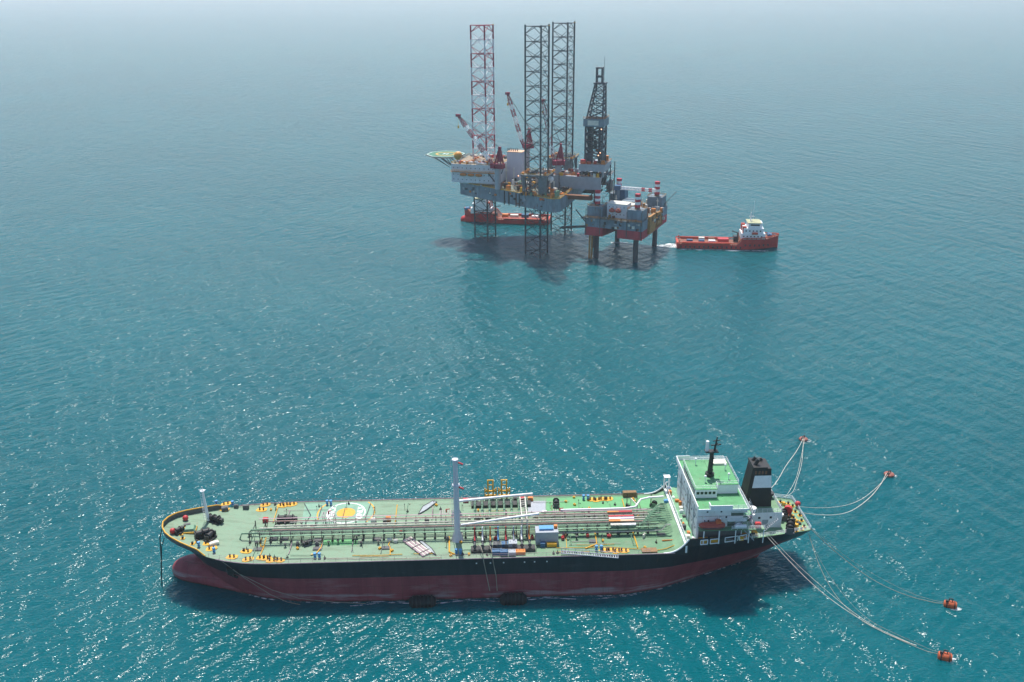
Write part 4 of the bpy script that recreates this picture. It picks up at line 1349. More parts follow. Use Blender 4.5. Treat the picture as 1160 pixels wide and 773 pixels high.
# ================================================================ JACK-UP DRILLING RIG
# rig frame: x runs from the quarters end (-) to the drilling end (+), z up from the waterline
rig = thing('jackup_rig', 'grey jack-up drilling rig on three tall lattice legs with a derrick and a green helideck', 'drilling rig', RIG_O, RIG_A)
G = rig
RZ0, RZ1 = 29.5, 37.2
def lattice_leg(c, rz, half_w, z0, z1, bay, name, cols, parent, chord_r=.52, brace_r=.2):
    """Triangular lattice leg: three chords, diamond bracing on every face; the bracing is one mesh, each chord its own."""
    cs, sn = math.cos(rz), math.sin(rz)
    cor = [(c[0] + half_w * (x * cs - y * sn), c[1] + half_w * (x * sn + y * cs)) for x, y in ((1.2, -7.6), (6.0, 4.86), (-7.2, 2.77))]
    n = round((z1 - z0) / bay)
    h = (z1 - z0) / n
    b = MB()
    for k in range(n + 1):
        z = z1 - k * h
        b.mat(k % 2 if len(cols) > 1 else 0)
        for i in range(3):
            p, q = cor[i], cor[(i + 1) % 3]
            m = ((p[0] + q[0]) / 2, (p[1] + q[1]) / 2)
            b.tube((*p, z), (*q, z), brace_r, 5)
            if k < n:
                b.tube((*m, z), (*p, z - h / 2), brace_r, 5).tube((*m, z), (*q, z - h / 2), brace_r, 5)
                b.mat((k + 1) % 2 if len(cols) > 1 else 0)
                b.tube((*m, z - h), (*p, z - h / 2), brace_r * .8, 5).tube((*m, z - h), (*q, z - h / 2), brace_r * .8, 5)
                b.mat(k % 2 if len(cols) > 1 else 0)
    leg = b.build(name, cols, parent)
    for i in range(3):
        b = MB()
        if len(cols) > 1:
            for k in range(n):
                b.mat(k % 2).tube((*cor[i], z1 - (k + 1) * h), (*cor[i], z1 - k * h), chord_r, 8)
        else:
            b.tube((*cor[i], z0), (*cor[i], z1 + .8), chord_r, 8)
        b.build('chord', cols, leg, smooth=True)
    b = MB()
    b.box(-.6, .6, -.6, .6, 0, .3).bar((0, 0, 0), (0, 0, 1.6), .1)
    b.build('beacon', P['yellow'], leg, (*cor[1], z1))
    return leg
LN, LL, LR = (14.1, -28.5), (-28.3, 0), (14.2, 28.5)
LEGR = R(-12.1)
lattice_leg(LN, -RIG_A, 1.0, -6, 129.0, 8.0, 'leg', [P['leg']], G)
lattice_leg(LR, -RIG_A, 1.0, -6, 128.5, 8.0, 'leg', [P['leg']], G)
# the lower part of the forward leg is dark, the upper part banded red and white
lattice_leg(LL, -RIG_A, 1.0, 40.2, 128.2, 8.0, 'leg', [P['legred'], P['legwhite']], G, .5, .22)
lattice_leg(LL, -RIG_A, 1.0, -6, 40.0, 7.7, 'leg_foot', [P['leg']], G)

def hull_poly(i=0.0):
    return [(-41 + i, -10.5 + i), (26.5, -42.5 + i * 1.2), (30.5 - i, -40 + i), (31 - i, 40 - i), (26.5, 42.5 - i * 1.2), (-41 + i, 10.5 - i)]
b = MB()
b.prism(hull_poly(), RZ0, RZ1)
hull = b.build('rig_hull', P['righull'], G)
b = MB(); p_ = hull_poly(-.05)
for q, w in zip(p_, p_[1:] + p_[:1]):
    b.bar((*q, RZ1 + .12), (*w, RZ1 + .12), .3)
b.build('deck_edge', P['yellow'], hull)
b = MB(); b.add([(x, y, RZ1 + .02) for x, y in hull_poly(.4)], [tuple(range(6))])
b.build('rig_deck', P['rigdeck'], hull)
# plating ribs and openings in the near side
pA, pB = Vector((-41, -10.5, 0)), Vector((26.5, -42.5, 0))
for k in range(1, 22):
    p = pA.lerp(pB, k / 22)
    b = MB(); b.bar((p.x, p.y - .05, RZ0), (p.x, p.y - .05, RZ1), .16 if k % 4 else .4)
    b.build('hull_rib', P['dgrey'] if k in (9, 10, 11, 12) else P['righull'], hull)
railing('rig_rail', [(*p, RZ1) for p in hull_poly(.2)] + [(*hull_poly(.2)[0], RZ1)], P['yellow'], hull, 1.2, 3.0, .1)
# jack houses round the legs
def jackhouse(c):
    b = MB()
    for x in (-1, 1):
        for y in (-1, 1):
            b.box(c[0] + x * 6.6 - .7, c[0] + x * 6.6 + .7, c[1] + y * 6.6 - .7, c[1] + y * 6.6 + .7, RZ1, 48.0)
    for x in (-1, 1):
        b.bar((c[0] + x * 6.4, c[1] - 5, RZ1 + 1), (c[0] + x * 6.4, c[1] + 5, 47), .45)
        b.bar((c[0] - 5, c[1] + x * 6.4, RZ1 + 1), (c[0] + 5, c[1] + x * 6.4, 47), .45)
        b.bar((c[0] + 5, c[1] + x * 6.4, RZ1 + 1), (c[0] - 5, c[1] + x * 6.4, 47), .45)
    b.box(c[0] - 8.0, c[0] - 5.4, c[1] - 8, c[1] + 8, 48, 48.8).box(c[0] + 5.4, c[0] + 8, c[1] - 8, c[1] + 8, 48, 48.8)
    b.box(c[0] - 5.4, c[0] + 5.4, c[1] - 8, c[1] - 5.5, 48, 48.8).box(c[0] - 5.4, c[0] + 5.4, c[1] + 5.5, c[1] + 8, 48, 48.8)
    b.box(c[0] + 2.4, c[0] + 6.0, c[1] - 7.6, c[1] - 6.1, RZ1, 47.5)
    j = b.build('jack_house', P['jackgrey'], G)
    railing('jack_rail', [(c[0] - 8, c[1] - 8, 48.8), (c[0] + 8, c[1] - 8, 48.8), (c[0] + 8, c[1] + 8, 48.8), (c[0] - 8, c[1] + 8, 48.8), (c[0] - 8, c[1] - 8, 48.8)], P['yellow'], j, 1.1, 2.6, .12)
    b = MB()
    rr = random.Random(int(c[1]) + 60)
    for k in range(12):
        b.cbox((c[0] + rr.choice((-1, 1)) * rr.uniform(5.8, 7.4), c[1] + rr.uniform(-7, 7), 49.3), (rr.uniform(.6, 1.4), rr.uniform(.6, 1.4), rr.uniform(.8, 2.0)))
    b.build('jack_motor', P['orange'], j)
for c in (LN, LL, LR):
    jackhouse(c)

# living quarters at the forward end, white, with window rows and galleries
b = MB()
b.box(-44, -14, -17.0, 14, 38.4, 49.4)
b.box(-40, -16, -14, 12, 37.2, 38.4)
q_ = b.build('living_quarters', P['rigwhite'], G)
def wrow(spots, parent, axis):
    b = MB()
    if axis == 'y':
        b.box(-.22, .22, -.05, .05, -.28, .28)
    else:
        b.box(-.05, .05, -.22, .22, -.28, .28)
    o = b.build('window', P['glass'], parent)
    repeat(o, spots)
wrow([(-42.5 + 2.8 * k, -17.04, z) for z in (40.2, 43.2, 47.2) for k in range(10)], q_, 'y')
wrow([(-44.04, -14 + 3.6 * k, z) for z in (40.2, 43.2, 47.2) for k in range(8)], q_, 'x')
b = MB()
b.box(-44.0, -14, -18.4, -17.05, 44.8, 45.0)
ga = b.build('gallery', P['orange'], q_)
railing('gallery_rail', [(-44, -18.3, 45), (-14, -18.3, 45)], P['yellow'], ga, 1.1, 2.4, .1)
b = MB(); b.bar((-14.2, -17.6, 38), (-20, -17.6, 44.6), .5).bar((-13.6, -12, 44), (-13.6, -5, 49), .4)
b.build('stair', P['dgrey'], q_)
railing('roof_rail', [(-44, -17, 49.4), (-14, -17, 49.4), (-14, 14, 49.4), (-44, 14, 49.4), (-44, -17, 49.4)], P['yellow'], q_, 1.1, 2.6, .1)
b = MB(); b.add([(x, y, 49.43) for x, y in ((-43.8, -16.8), (-14.2, -16.8), (-14.2, 13.8), (-43.8, 13.8))], [(0, 1, 2, 3)])
b.build('roof_deck', P['rooftan'], q_)
rnd = random.Random(5)
for k in range(46):
    b = MB(); b.cbox((0, 0, .7), (rnd.uniform(.6, 3.0), rnd.uniform(.6, 2.0), rnd.uniform(.6, 2.2)))
    b.build('roof_unit', P[rnd.choice(('orange', 'white', 'grey', 'offwhite', 'redp', 'dgrey'))], q_, (rnd.uniform(-42, -16), rnd.choice((rnd.uniform(-16, -8.5), rnd.uniform(-16, -10), rnd.uniform(8, 13))), 49.4), rnd.uniform(0, 3))
b = MB(); b.tube((-22, -15.2, 49.7), (-28, -15.2, 49.7), .9, 12)
b.build('rescue_capsule', P['white'], q_, smooth=True)
for x in (-36, -31, -26):
    b = MB()
    rs = [[(x + s * 2.2, -18.2 + w * math.cos(2 * math.pi * k / 10), 43.4 + w * math.sin(2 * math.pi * k / 10)) for k in range(10)] for s, w in ((-1, .1), (-.8, .7), (0, .95), (.8, .7), (1, .1))]
    b.rings(rs[::-1])
    b.build('escape_boat', P['orange'], q_, smooth=True)
# orange ball-shaped tank on the corner
b = MB(); b.ball((0, 0, 2.4), 2.5, 16).tube((0, 0, 0), (0, 0, .9), 1.2)
b.build('ball_tank', P['orangeball'], G, (-37.39, -22.11, 53), smooth=True)
# tall white bulk silo house
b = MB(); b.box(-13, -3.5, -3.0, 4.5, RZ1, 55.5)
b.build('silo_house', P['silo'], G)
b = MB()
b.box(-13.1, -3.4, -3.1, 4.6, 55.5, 55.8)
s_ = b.build('silo_roof', P['peach'], G)
for k in range(6):
    b = MB(); b.tube((-12.4 + 1.2 * k, -2.4, 56.1), (-12.4 + 1.2 * k, -2.4, 57.9), .3, 6)
    b.build('silo_vent', P['dgrey'], s_)
# helideck: octagon on a truss beyond the quarters
HC = Vector(((-55.3, 3.03, 51.5)))
oct_ = lambda r: [(HC.x + r * math.cos(R(22.5 + 45 * k)), HC.y + r * math.sin(R(22.5 + 45 * k))) for k in range(8)]
b = MB(); b.prism(oct_(12.6), 51.0, 51.5)
hd = b.build('helideck', P['helidark'], G)
b = MB(); b.add([(x, y, 51.52) for x, y in oct_(12.5)], [tuple(range(8))])
b.build('helideck_surface', P['heligreen'], hd)
def ring_on(name, r0, r1, mat, z, poly=None, n=40):
    b = MB()
    if poly:
        A, B = oct_(r0), oct_(r1)
        n = 8
    else:
        A = [(HC.x + r0 * math.cos(2 * math.pi * k / n), HC.y + r0 * math.sin(2 * math.pi * k / n)) for k in range(n)]
        B = [(HC.x + r1 * math.cos(2 * math.pi * k / n), HC.y + r1 * math.sin(2 * math.pi * k / n)) for k in range(n)]
    b.add([(*p, z) for p in A + B], [(i, (i + 1) % n, n + (i + 1) % n, n + i)[::-1] for i in range(n)])
    b.build(name, mat, hd)
ring_on('white_border', 11.5, 12.0, P['white'], 51.55, True)
ring_on('yellow_circle', 5.2, 6.4, P['yellow'], 51.55)
b = MB()
for x in (-1.2, 1.2):
    b.cbox((HC.x + x, HC.y, 51.56), (.7, 3.6, .03), 0)
b.cbox((HC.x, HC.y, 51.56), (1.7, .7, .03))
b.build('letter_h', P['white'], hd)
b = MB()
for k in range(8):
    x, y = oct_(10)[k]
    b.bar((x, y, 51), (HC.x + (x - HC.x) * .3 + 5, HC.y + (y - HC.y) * .4, 44), .35)
    x2, y2 = oct_(10)[(k + 1) % 8]
    b.bar((x, y, 50.6), (x2, y2, 50.6), .4).bar((x, y, 50.6), (HC.x, HC.y, 50.6), .3)
for y in (-5, 5):
    b.bar((HC.x + 9, HC.y + y, 50.6), (-43, HC.y + y * .8, 42), .6).bar((HC.x - 2, HC.y + y, 50.6), (-43, HC.y + y * .8, 41), .5)
b.build('helideck_truss', P['dgrey'], hd)
railing('safety_net', [(*p, 50.6) for p in oct_(13.4)] + [(*oct_(13.4)[0], 50.6)], P['offwhite'], hd, .5, 3, .09, 1)

# pedestal cranes with lattice booms
def crane(x, y, cab_z, tip, hook=True):
    b = MB(); b.tube((x, y, RZ1), (x, y, cab_z), 1.75, 14).tube((x, y, cab_z - .5), (x, y, cab_z), 2.3, 14)
    c = b.build('crane_pedestal', P['grey'], G, smooth=True)
    b = MB()
    d = Vector((tip[0] - x, tip[1] - y, 0)).normalized()
    nrm = Vector((-d.y, d.x, 0))
    ang = math.atan2(d.y, d.x)
    o = Vector((x, y, cab_z))
    b.cbox(o + Vector((0, 0, 1.5)) - d * .8, (6.4, 4.2, 2.6), ang)
    b.cbox(o + Vector((0, 0, 1.7)) + d * 2 + nrm * 2.6, (2.4, 1.8, 2.6), ang)
    for s in (-1, 1):
        b.bar(o + nrm * s * 1.6 - d * 3 + Vector((0, 0, 2.8)), o + nrm * s * .5 - d * 1.5 + Vector((0, 0, 12)), .8)
        b.bar(o + nrm * s * 1.6 + d * 1 + Vector((0, 0, 2.8)), o + nrm * s * .5 - d * 1.5 + Vector((0, 0, 12)), .7)
    b.cbox(o - d * 1.5 + Vector((0, 0, 12)), (1.2, 2.0, 1.4), ang)
    b.cbox(o - d * 1.4 + Vector((0, 0, 7)), (2.2, 1.8, 6), ang)
    b.build('crane_house', P['cranered'], c)
    p0, p1 = o + d * 2.4 + Vector((0, 0, 1.2)), Vector(tip)
    L_ = (p1 - p0).length
    ax = (p1 - p0).normalized()
    upv = ax.cross(nrm).normalized()
    b = MB()
    n = 14
    def pt(k, i, j):
        t = k / n
        w = .9 * min(1, .35 + 4 * t, .3 + 4.5 * (1 - t))
        return p0.lerp(p1, t) + nrm * i * w + upv * j * w
    for k in range(n):
        b.mat(0 if (k // 2) % 2 == 0 or k >= n - 3 else 1)
        for i, j in ((-1, -1), (1, -1), (1, 1), (-1, 1)):
            b.bar(pt(k, i, j), pt(k + 1, i, j), .28)
        for (i, j), (i2, j2) in (((-1, -1), (1, -1)), ((1, -1), (1, 1)), ((1, 1), (-1, 1)), ((-1, 1), (-1, -1))):
            b.bar(pt(k, i, j), pt(k + 1, i2, j2), .2)
    b.mat(0).cbox(p1, (2.6, 1.6, 1.5), ang)
    b.build('crane_boom', [P['cranered'], P['white']], c)
    b = MB()
    top = o - d * 1.5 + Vector((0, 0, 12.4))
    for s in (-.5, .5):
        b.tube(top + nrm * s, p1 + nrm * s, .09, 5)
    b.build('boom_cable', P['dgrey'], c)
    b = MB(); b.tube(p1 - Vector((0, 0, .5)), p1 - Vector((0, 0, 6)), .07, 5).cbox(p1 - Vector((0, 0, 6.6)), (.8, .8, 1.4))
    b.build('hook_block', P['yellow'], c)
crane(-11.65, -24.81, 49.5, (-37.13, -20.83, 78.67))
crane(21.16, -10.08, 50.5, (12.11, -11.97, 87.69))
crane(-9.58, 27.73, 53.0, (-19.49, 19.23, 87.62))

# cantilever, drill floor, derrick
b = MB()
b.box(8, 47.5, -12.5, -10.5, 37.4, 44.8).box(8, 47.5, 3.5, 5.5, 37.4, 44.8).box(8, 47.0, -10.5, 3.5, 43.4, 44.2)
ca = b.build('cantilever', P['grey'], G)
for k in range(16):
    b = MB(); b.box(9 + 2.4 * k, 9.25 + 2.4 * k, -12.7, -12.5, 37.6, 44.6)
    b.build('beam_stiffener', P['grey'], ca)
railing('cantilever_rail', [(8, -12.4, 44.8), (47.4, -12.4, 44.8)], P['orange'], ca, 1.2, 2.4, .14)
b = MB()
for k in range(14):
    b.tube((10, -9.5 + .9 * k, 44.5), (31, -9.5 + .9 * k, 44.5), .32, 6)
b.build('pipe_rack', P['rust'], ca)
DX, DY = 42.0, -3.6
b = MB()
b.box(DX - 7.8, DX + 7.8, DY - 8.8, DY + 8.8, 48.2, 52.2)
for x in (-1, 1):
    for y in (-1, 1):
        b.box(DX + x * 6 - .7, DX + x * 6 + .7, DY + y * 6.5 - .7, DY + y * 6.5 + .7, 44.6, 48.2)
df = b.build('drill_floor', P['grey'], G)
b = MB()
rr = random.Random(3)
for k in range(34):
    b.cbox((DX + rr.uniform(-7, 7), DY - 8.2 + rr.uniform(-.6, .6), rr.uniform(45.4, 47.6)), (rr.uniform(.3, 1.0), rr.uniform(.3, .8), rr.uniform(.8, 2.4)))
b.build('underfloor_gear', P['dark'], df)
for x0, x1, y0, y1 in ((DX + 7.8, DX + 10.6, DY - 6, DY + 6),):
    b = MB()
    for y in (y0, y1):
        for z in (33, 38, 43):
            b.bar((x1, y, 31), (x1, y, 52), .5)
            b.bar((x0, y, z), (x1, y, z + 4), .3)
    b.box(x0, x1, y0, y1, 36, 36.3).box(x0, x1, y0, y1, 41, 41.3).box(x0, x1, y0, y1, 46, 46.3)
    b.cbox(((x0 + x1) / 2, DY, 39), (2.4, 8, 4))
    b.build('service_tower', P['dgrey'], df)
railing('floor_rail', [(DX - 7.8, DY - 8.8, 52.2), (DX + 7.8, DY - 8.8, 52.2), (DX + 7.8, DY + 8.8, 52.2)], P['orange'], df, 1.2, 2.2, .14)
for x, y, w, h, mt in ((-5.5, -7, 3, 2.4, 'redp'), (-2, -7.4, 2.2, 1.6, 'redp'), (5, 6.5, 3, 3, 'orange'), (-6, 5, 2.5, 2.5, 'grey'), (6.2, -6.5, 2, 2.2, 'orange'), (1.5, -6.6, 1.6, 1.8, 'redp')):
    b = MB(); b.cbox((DX + x, DY + y, 52.2 + h / 2), (w, w * .8, h))
    b.build('driller_cabin', P[mt], df)
b = MB()
lo, mid_, hi = 52.2, 73.5, 97.0
hw = 5.0
def tower(b, z0, z1, c0, c1, w0, w1, n, r):
    for k in range(n):
        t0, t1 = k / n, (k + 1) / n
        def cor(t):
            w = w0 + (w1 - w0) * t
            cx, cy = c0[0] + (c1[0] - c0[0]) * t, c0[1] + (c1[1] - c0[1]) * t
            z = z0 + (z1 - z0) * t
            return [Vector((cx + x * w, cy + y * w, z)) for x, y in ((-1, -1), (1, -1), (1, 1), (-1, 1))]
        A, B = cor(t0), cor(t1)
        for i in range(4):
            j = (i + 1) % 4
            b.bar(A[i], B[i], r * 1.7)
            b.bar(B[i], B[j], r)
            b.bar(A[i], B[j], r * .8)
            b.bar(A[j], B[i], r * .8)
tower(b, lo, mid_, (DX, DY), (DX, DY), hw, hw, 5, .52)
b.box(DX - hw, DX - .5, DY - hw - .1, DY - hw, lo, lo + 6).box(DX + hw, DX + hw + .1, DY - hw, DY + 1, lo, lo + 7).box(DX - hw + .6, DX - hw + 2.6, DY - 2, DY + 1.5, lo, 73).box(DX + 2.2, DX + 3.6, DY - 3, DY - 1.4, lo, 73)
tower(b, 77.8, hi, (DX, DY), (DX + 1.9, DY + .4), hw - .3, 2.6, 5, .42)
dk = b.build('derrick', P['derrick'], df)
b = MB(); b.box(DX - 6.2, DX + 6.2, DY - 6.2, DY - 5.8, 73.5, 77.8).box(DX - 6.2, DX + 6.2, DY + 5.8, DY + 6.2, 73.5, 77.8).box(DX - 6.2, DX - 5.8, DY - 5.8, DY + 5.8, 73.5, 77.8).box(DX + 5.8, DX + 6.2, DY - 5.8, DY + 5.8, 73.5, 77.8)
b.box(DX - 5.8, DX + 5.8, DY - 5.8, DY - 2.2, 73.6, 73.9)
mb_ = b.build('racking_board', P['derrickgrey'], dk)
b = MB(); b.box(DX - 3.6, DX + 2.8, DY - 6.25, DY - 6.2, 74.2, 77.0)
b.build('name_board', P['offwhite'], mb_)
railing('board_rail', [(DX - 6.2, DY - 6.2, 77.8), (DX + 6.2, DY - 6.2, 77.8), (DX + 6.2, DY + 6.2, 77.8)], P['orange'], mb_, 1.2, 2, .14)
b = MB()
cx, cy = DX + 1.9, DY + .4
b.box(cx - 3.4, cx + 3.4, cy - 3.4, cy + 3.4, hi, hi + .7)
for x in (-1, 1):
    for y in (-1, 1):
        b.bar((cx - .6 + x * 1.6, cy + y * 1.6, hi + .7), (cx - .6 + x * 1.6, cy + y * 1.6, hi + 9), .6)
b.box(cx - 2.6, cx + 1.4, cy - 2, cy + 2, hi + 8.4, hi + 9.1).box(cx - 2.4, cx + 1.2, cy - 1.8, cy + 1.8, hi + 3.4, hi + 4.6)
b.bar((cx + 2, cy, hi + .7), (cx + 2, cy, hi + 15), .16)
b.build('crown_block', P['derrick'], dk)
b = MB()
for k in range(8):
    b.tube((DX - 3.2 + .35 * k, DY - 3.6 + .15 * (k % 2), 52.4), (DX - 3.0 + .35 * k, DY - 3.4, 74.5), .16, 5)
b.build('drill_string_stand', P['dark'], dk)
b = MB(); b.box(DX - .9, DX + .9, DY - .9, DY + .9, 60, 65).tube((DX, DY, 65), (DX, DY, 97), .16, 6).bar((DX + 3.8, DY + 1, 52), (DX + 3.8, DY + 1, 97), .5)
b.build('travelling_block', P['dgrey'], dk)
# mud lines & blow-out gear hanging below the cantilever, conductor pipe
b = MB()
b.tube((DX, DY, -4), (DX, DY, 46), .45, 10).cbox((DX, DY, 40), (3.2, 3.2, 5))
b.build('conductor', P['dgrey'], df)
# deck gear and containers spread over the rig
rnd = random.Random(12)
def inside(x, y):
    if x < -12 or x > 29:
        return False
    if abs(y) > 12 + (x + 38) * .42:
        return False
    for c in (LN, LR, LL):
        if abs(x - c[0]) < 8.6 and abs(y - c[1]) < 8.6:
            return False
    return not (x > 6 and -14 < y < 7)
k = 0
while k < 98:
    x, y = rnd.uniform(-12, 29), rnd.uniform(-40, 34)
    if not inside(x, y):
        continue
    k += 1
    b = MB(); d = (rnd.uniform(.8, 4.6), rnd.uniform(.8, 2.4), rnd.uniform(.8, 4.2))
    b.cbox((0, 0, d[2] / 2), d).cbox((0, 0, d[2] + .12), (d[0] * .5, d[1] * .6, .24))
    b.build('deck_unit', P[rnd.choice(('orange', 'grey', 'white', 'rust', 'dblue', 'dgrey', 'yellow', 'offwhite', 'dark', 'pipegreen', 'redp'))], G, (x, y, RZ1), LEGR + rnd.choice((0, 1.57)))
b = MB()
for k in range(9):
    b.tube((20 + .1 * k, -37 + .55 * k, RZ1 + .5), (29, -30 + .55 * k, RZ1 + .5), .25, 6)
b.build('pipe_stack', P['orange'], G)
b = MB(); b.ball((0, 0, 2.0), 1.75, 16).tube((0, 0, 0), (0, 0, .6), .8)
b.build('satellite_dome', P['white'], G, (20.93, -25.14, 43), smooth=True)
b = MB(); b.cbox((0, 0, 0), (3.2, .3, 1.0), R(-25))
b.build('life_float', P['lboat2'], G, (19.5, -39.6, 36.2))
# lit floodlights on deck
def flood(x, y, z):
    b = MB(); b.tube((x, y, z - 2.4), (x, y, z), .14, 6).cbox((x, y, z + .2), (.7, .7, .6))
    f = b.build('floodlight', P['dgrey'], G)
    b = MB(); b.ball((x + .1, y - .4, z + .2), .34, 8)
    b.build('lamp_glass', P['lamp'], f)
flood(-1.5, -16.5, 44); flood(1.5, -17, 44.5); flood(DX + 3, DY - 5.6, 57); flood(DX + 4, DY - 5.2, 58.5); flood(DX + 4.4, DY - 5.6, 72)
# stern gangway platform below the cantilever
b = MB()
b.box(31, 45, -24, -20.5, 33.6, 36.0)
g_ = b.build('boarding_platform', P['rust'], G)
b = MB(); b.bar((44, -22, 36.0), (46, -22, 38.6), .5)
b.build('fender_post', P['dark'], g_)

# ================================================================ FOUR-LEGGED SUPPORT PLATFORM
plat = thing('support_platform', 'smaller jack-up platform with grey and red hull, four round legs and red-white banded leg tops', 'platform', PLAT_O, PLAT_A)
PZ0, PZ1, PZ2 = 14.6, 19.6, 25.0
PX, PY = 12.0, 19.1
b = MB(); b.prism([(-17.2, -25), (17.2, -25), (17.2, 25), (-17.2, 25)], PZ1, PZ2)
ph = b.build('platform_hull', P['platgrey'], plat)
b = MB()
b.prism([(-17.22, -25.02), (-6.5, -25.02), (-3.5, -8), (-3.5, 25.02), (-17.22, 25.02)], PZ0, PZ1 - .003)
b.prism([(2.5, -25.02), (17.22, -25.02), (17.22, 25.02), (-3.49, 25.02), (-3.49, 0), (2.5, 0)], PZ0, PZ1 - .003)
b.build('hull_bottom', P['platred'], ph)
b = MB(); b.add([(x, y, PZ2 + .02) for x, y in ((-16.9, -24.7), (16.9, -24.7), (16.9, 24.7), (-16.9, 24.7))], [(0, 1, 2, 3)])
b.build('platform_deck', P['rigdeck'], ph)
railing('platform_rail', [(-17, -24.8, PZ2), (17, -24.8, PZ2), (17, 24.8, PZ2), (-17, 24.8, PZ2), (-17, -24.8, PZ2)], P['dgrey'], ph, 1.2, 2.6, .12)
b = MB()
for k in range(20):
    b.bar((17.4, -14 + 1.5 * k, PZ0 + 1), (17.4, -14 + 1.5 * k, PZ2), .3)
b.box(17.2, 18.6, -15, -4, PZ0 + 1.5, PZ2 + 1.2).box(17.2, 18.2, 2, 9, PZ0 + 3, PZ2)
b.build('side_gear', P['ochre'], ph)
for x in (-1, 1):
    for y in (-1, 1):
        b = MB(); b.tube((x * PX, y * PY, -6), (x * PX, y * PY, 33), 1.5, 16)
        lg = b.build('leg', P['platleg'], plat, smooth=True)
        b = MB()
        for k in range(5):
            z = 32.2 + 1.52 * k
            b.mat(k % 2).tube((x * PX, y * PY, z), (x * PX, y * PY, z + 1.52), 1.6, 16)
        b.build('banded_top', [P['band'], P['white']], lg, smooth=True)
        b = MB(); b.box(x * PX - 4.6, x * PX + 4.6, y * PY - 4.2, y * PY + 4.2, PZ2, PZ2 + 6.2)
        jh = b.build('jack_house', P['platgrey'], plat)
        railing('jack_rail', [(x * PX + i * 4.5, y * PY + j * 4.1, PZ2 + 6.2) for i, j in ((-1, -1), (1, -1), (1, 1), (-1, 1), (-1, -1))], P['ochre'], jh, 1.0, 2.2, .12)
b = MB(); b.box(-5.6, 6.2, -20.5, -12.5, PZ2, PZ2 + 8.0)
pq = b.build('deck_house', P['rigwhite'], plat)
wrow([(-4.2 + 2.2 * k, -20.54, z) for z in (PZ2 + 2.2, PZ2 + 6.4) for k in range(5)], pq, 'y')
b = MB(); b.box(-5.8, 6.4, -20.7, -12.3, PZ2 + 8, PZ2 + 8.3)
b.build('house_roof', P['offwhite'], pq)
b = MB(); b.box(-4.0, 7.0, -11, -4, PZ2, PZ2 + 6.0)
b.build('deck_house', P['offwhite'], plat)
b = MB(); b.box(-4.8, 4.8, 3, 12, PZ2, PZ2 + 5.0)
b.build('deck_house', P['platgrey'], plat)
b = MB(); b.cbox((-7.5, 14, PZ2 + 5), (4, 6, 10))
b.build('deck_house', P['dblue'], plat)
rnd = random.Random(31)
for k in range(150):
    x, y = rnd.uniform(-16, 16), rnd.uniform(-23.5, 23.5)
    if abs(abs(x) - PX) < 5.6 and abs(abs(y) - PY) < 5.2 or (-7 < x < 8 and -21.5 < y < -3):
        continue
    b = MB(); d = (rnd.uniform(.8, 3.6), rnd.uniform(.6, 1.8), rnd.uniform(.7, 3.0))
    b.cbox((0, 0, d[2] / 2), d)
    b.build('deck_unit', P[rnd.choice(('orange', 'ochre', 'grey', 'white', 'rust', 'dgrey', 'yellow', 'offwhite'))], plat, (x, y, PZ2), rnd.choice((0, 1.57)))
# crane with its boom laid level across the deck
b = MB(); b.tube((-9.8, 9.5, PZ2), (-9.8, 9.5, 35), 1.5, 14)
pc = b.build('crane_pedestal', P['platgrey'], plat, smooth=True)
b = MB(); b.cbox((-9.8, 9.5, 36.2), (4.4, 3.6, 2.8), .4)
b.build('crane_house', P['dblue'], pc)
b = MB()
p0, p1 = Vector((-8, 9.4, 36.2)), Vector((12.6, 13.8, 35.4))
d = (p1 - p0).normalized(); nn = Vector((-d.y, d.x, 0)).normalized()
for k in range(10):
    b.mat(1 if k in (6, 8) else 0)
    q0, q1 = p0.lerp(p1, k / 10), p0.lerp(p1, (k + 1) / 10)
    for i in (-.8, .8):
        for j in (-.7, .7):
            b.bar(q0 + nn * i + Vector((0, 0, j)), q1 + nn * i + Vector((0, 0, j)), .42)
        b.bar(q0 + nn * i + Vector((0, 0, -.7)), q1 + nn * i + Vector((0, 0, .7)), .32)
    b.bar(q0 + nn * .8 + Vector((0, 0, .7)), q1 - nn * .8 + Vector((0, 0, .7)), .32)
b.build('crane_boom', [P['white'], P['band']], pc)
b = MB(); b.tube((16.4, 20, PZ2 + 1), (22.5, 25, PZ2 + 8.6), .2, 6)
b.build('flag_staff', P['dgrey'], plat)
b = MB(); b.tube((-17.2, -24, 22), (-22, -27.5, 29.5), .35, 6).cbox((-18.6, -22, 24), (3, 5, .4))
b.build('gangway_arm', P['dgrey'], plat)
b = MB(); b.tube((-17.2, -20, 18.5), (-36, -14, 14.5), .7, 8)
b.build('bridge_brace', P['dgrey'], plat)
for x, y in ((-15.0, -22.5), (-13.6, -22.6), (-12.6, -16.4)):
    b = MB(); b.tube((x, y, -5), (x, y, PZ0), .55, 8)
    b.build('conductor', P['ochre'], plat)
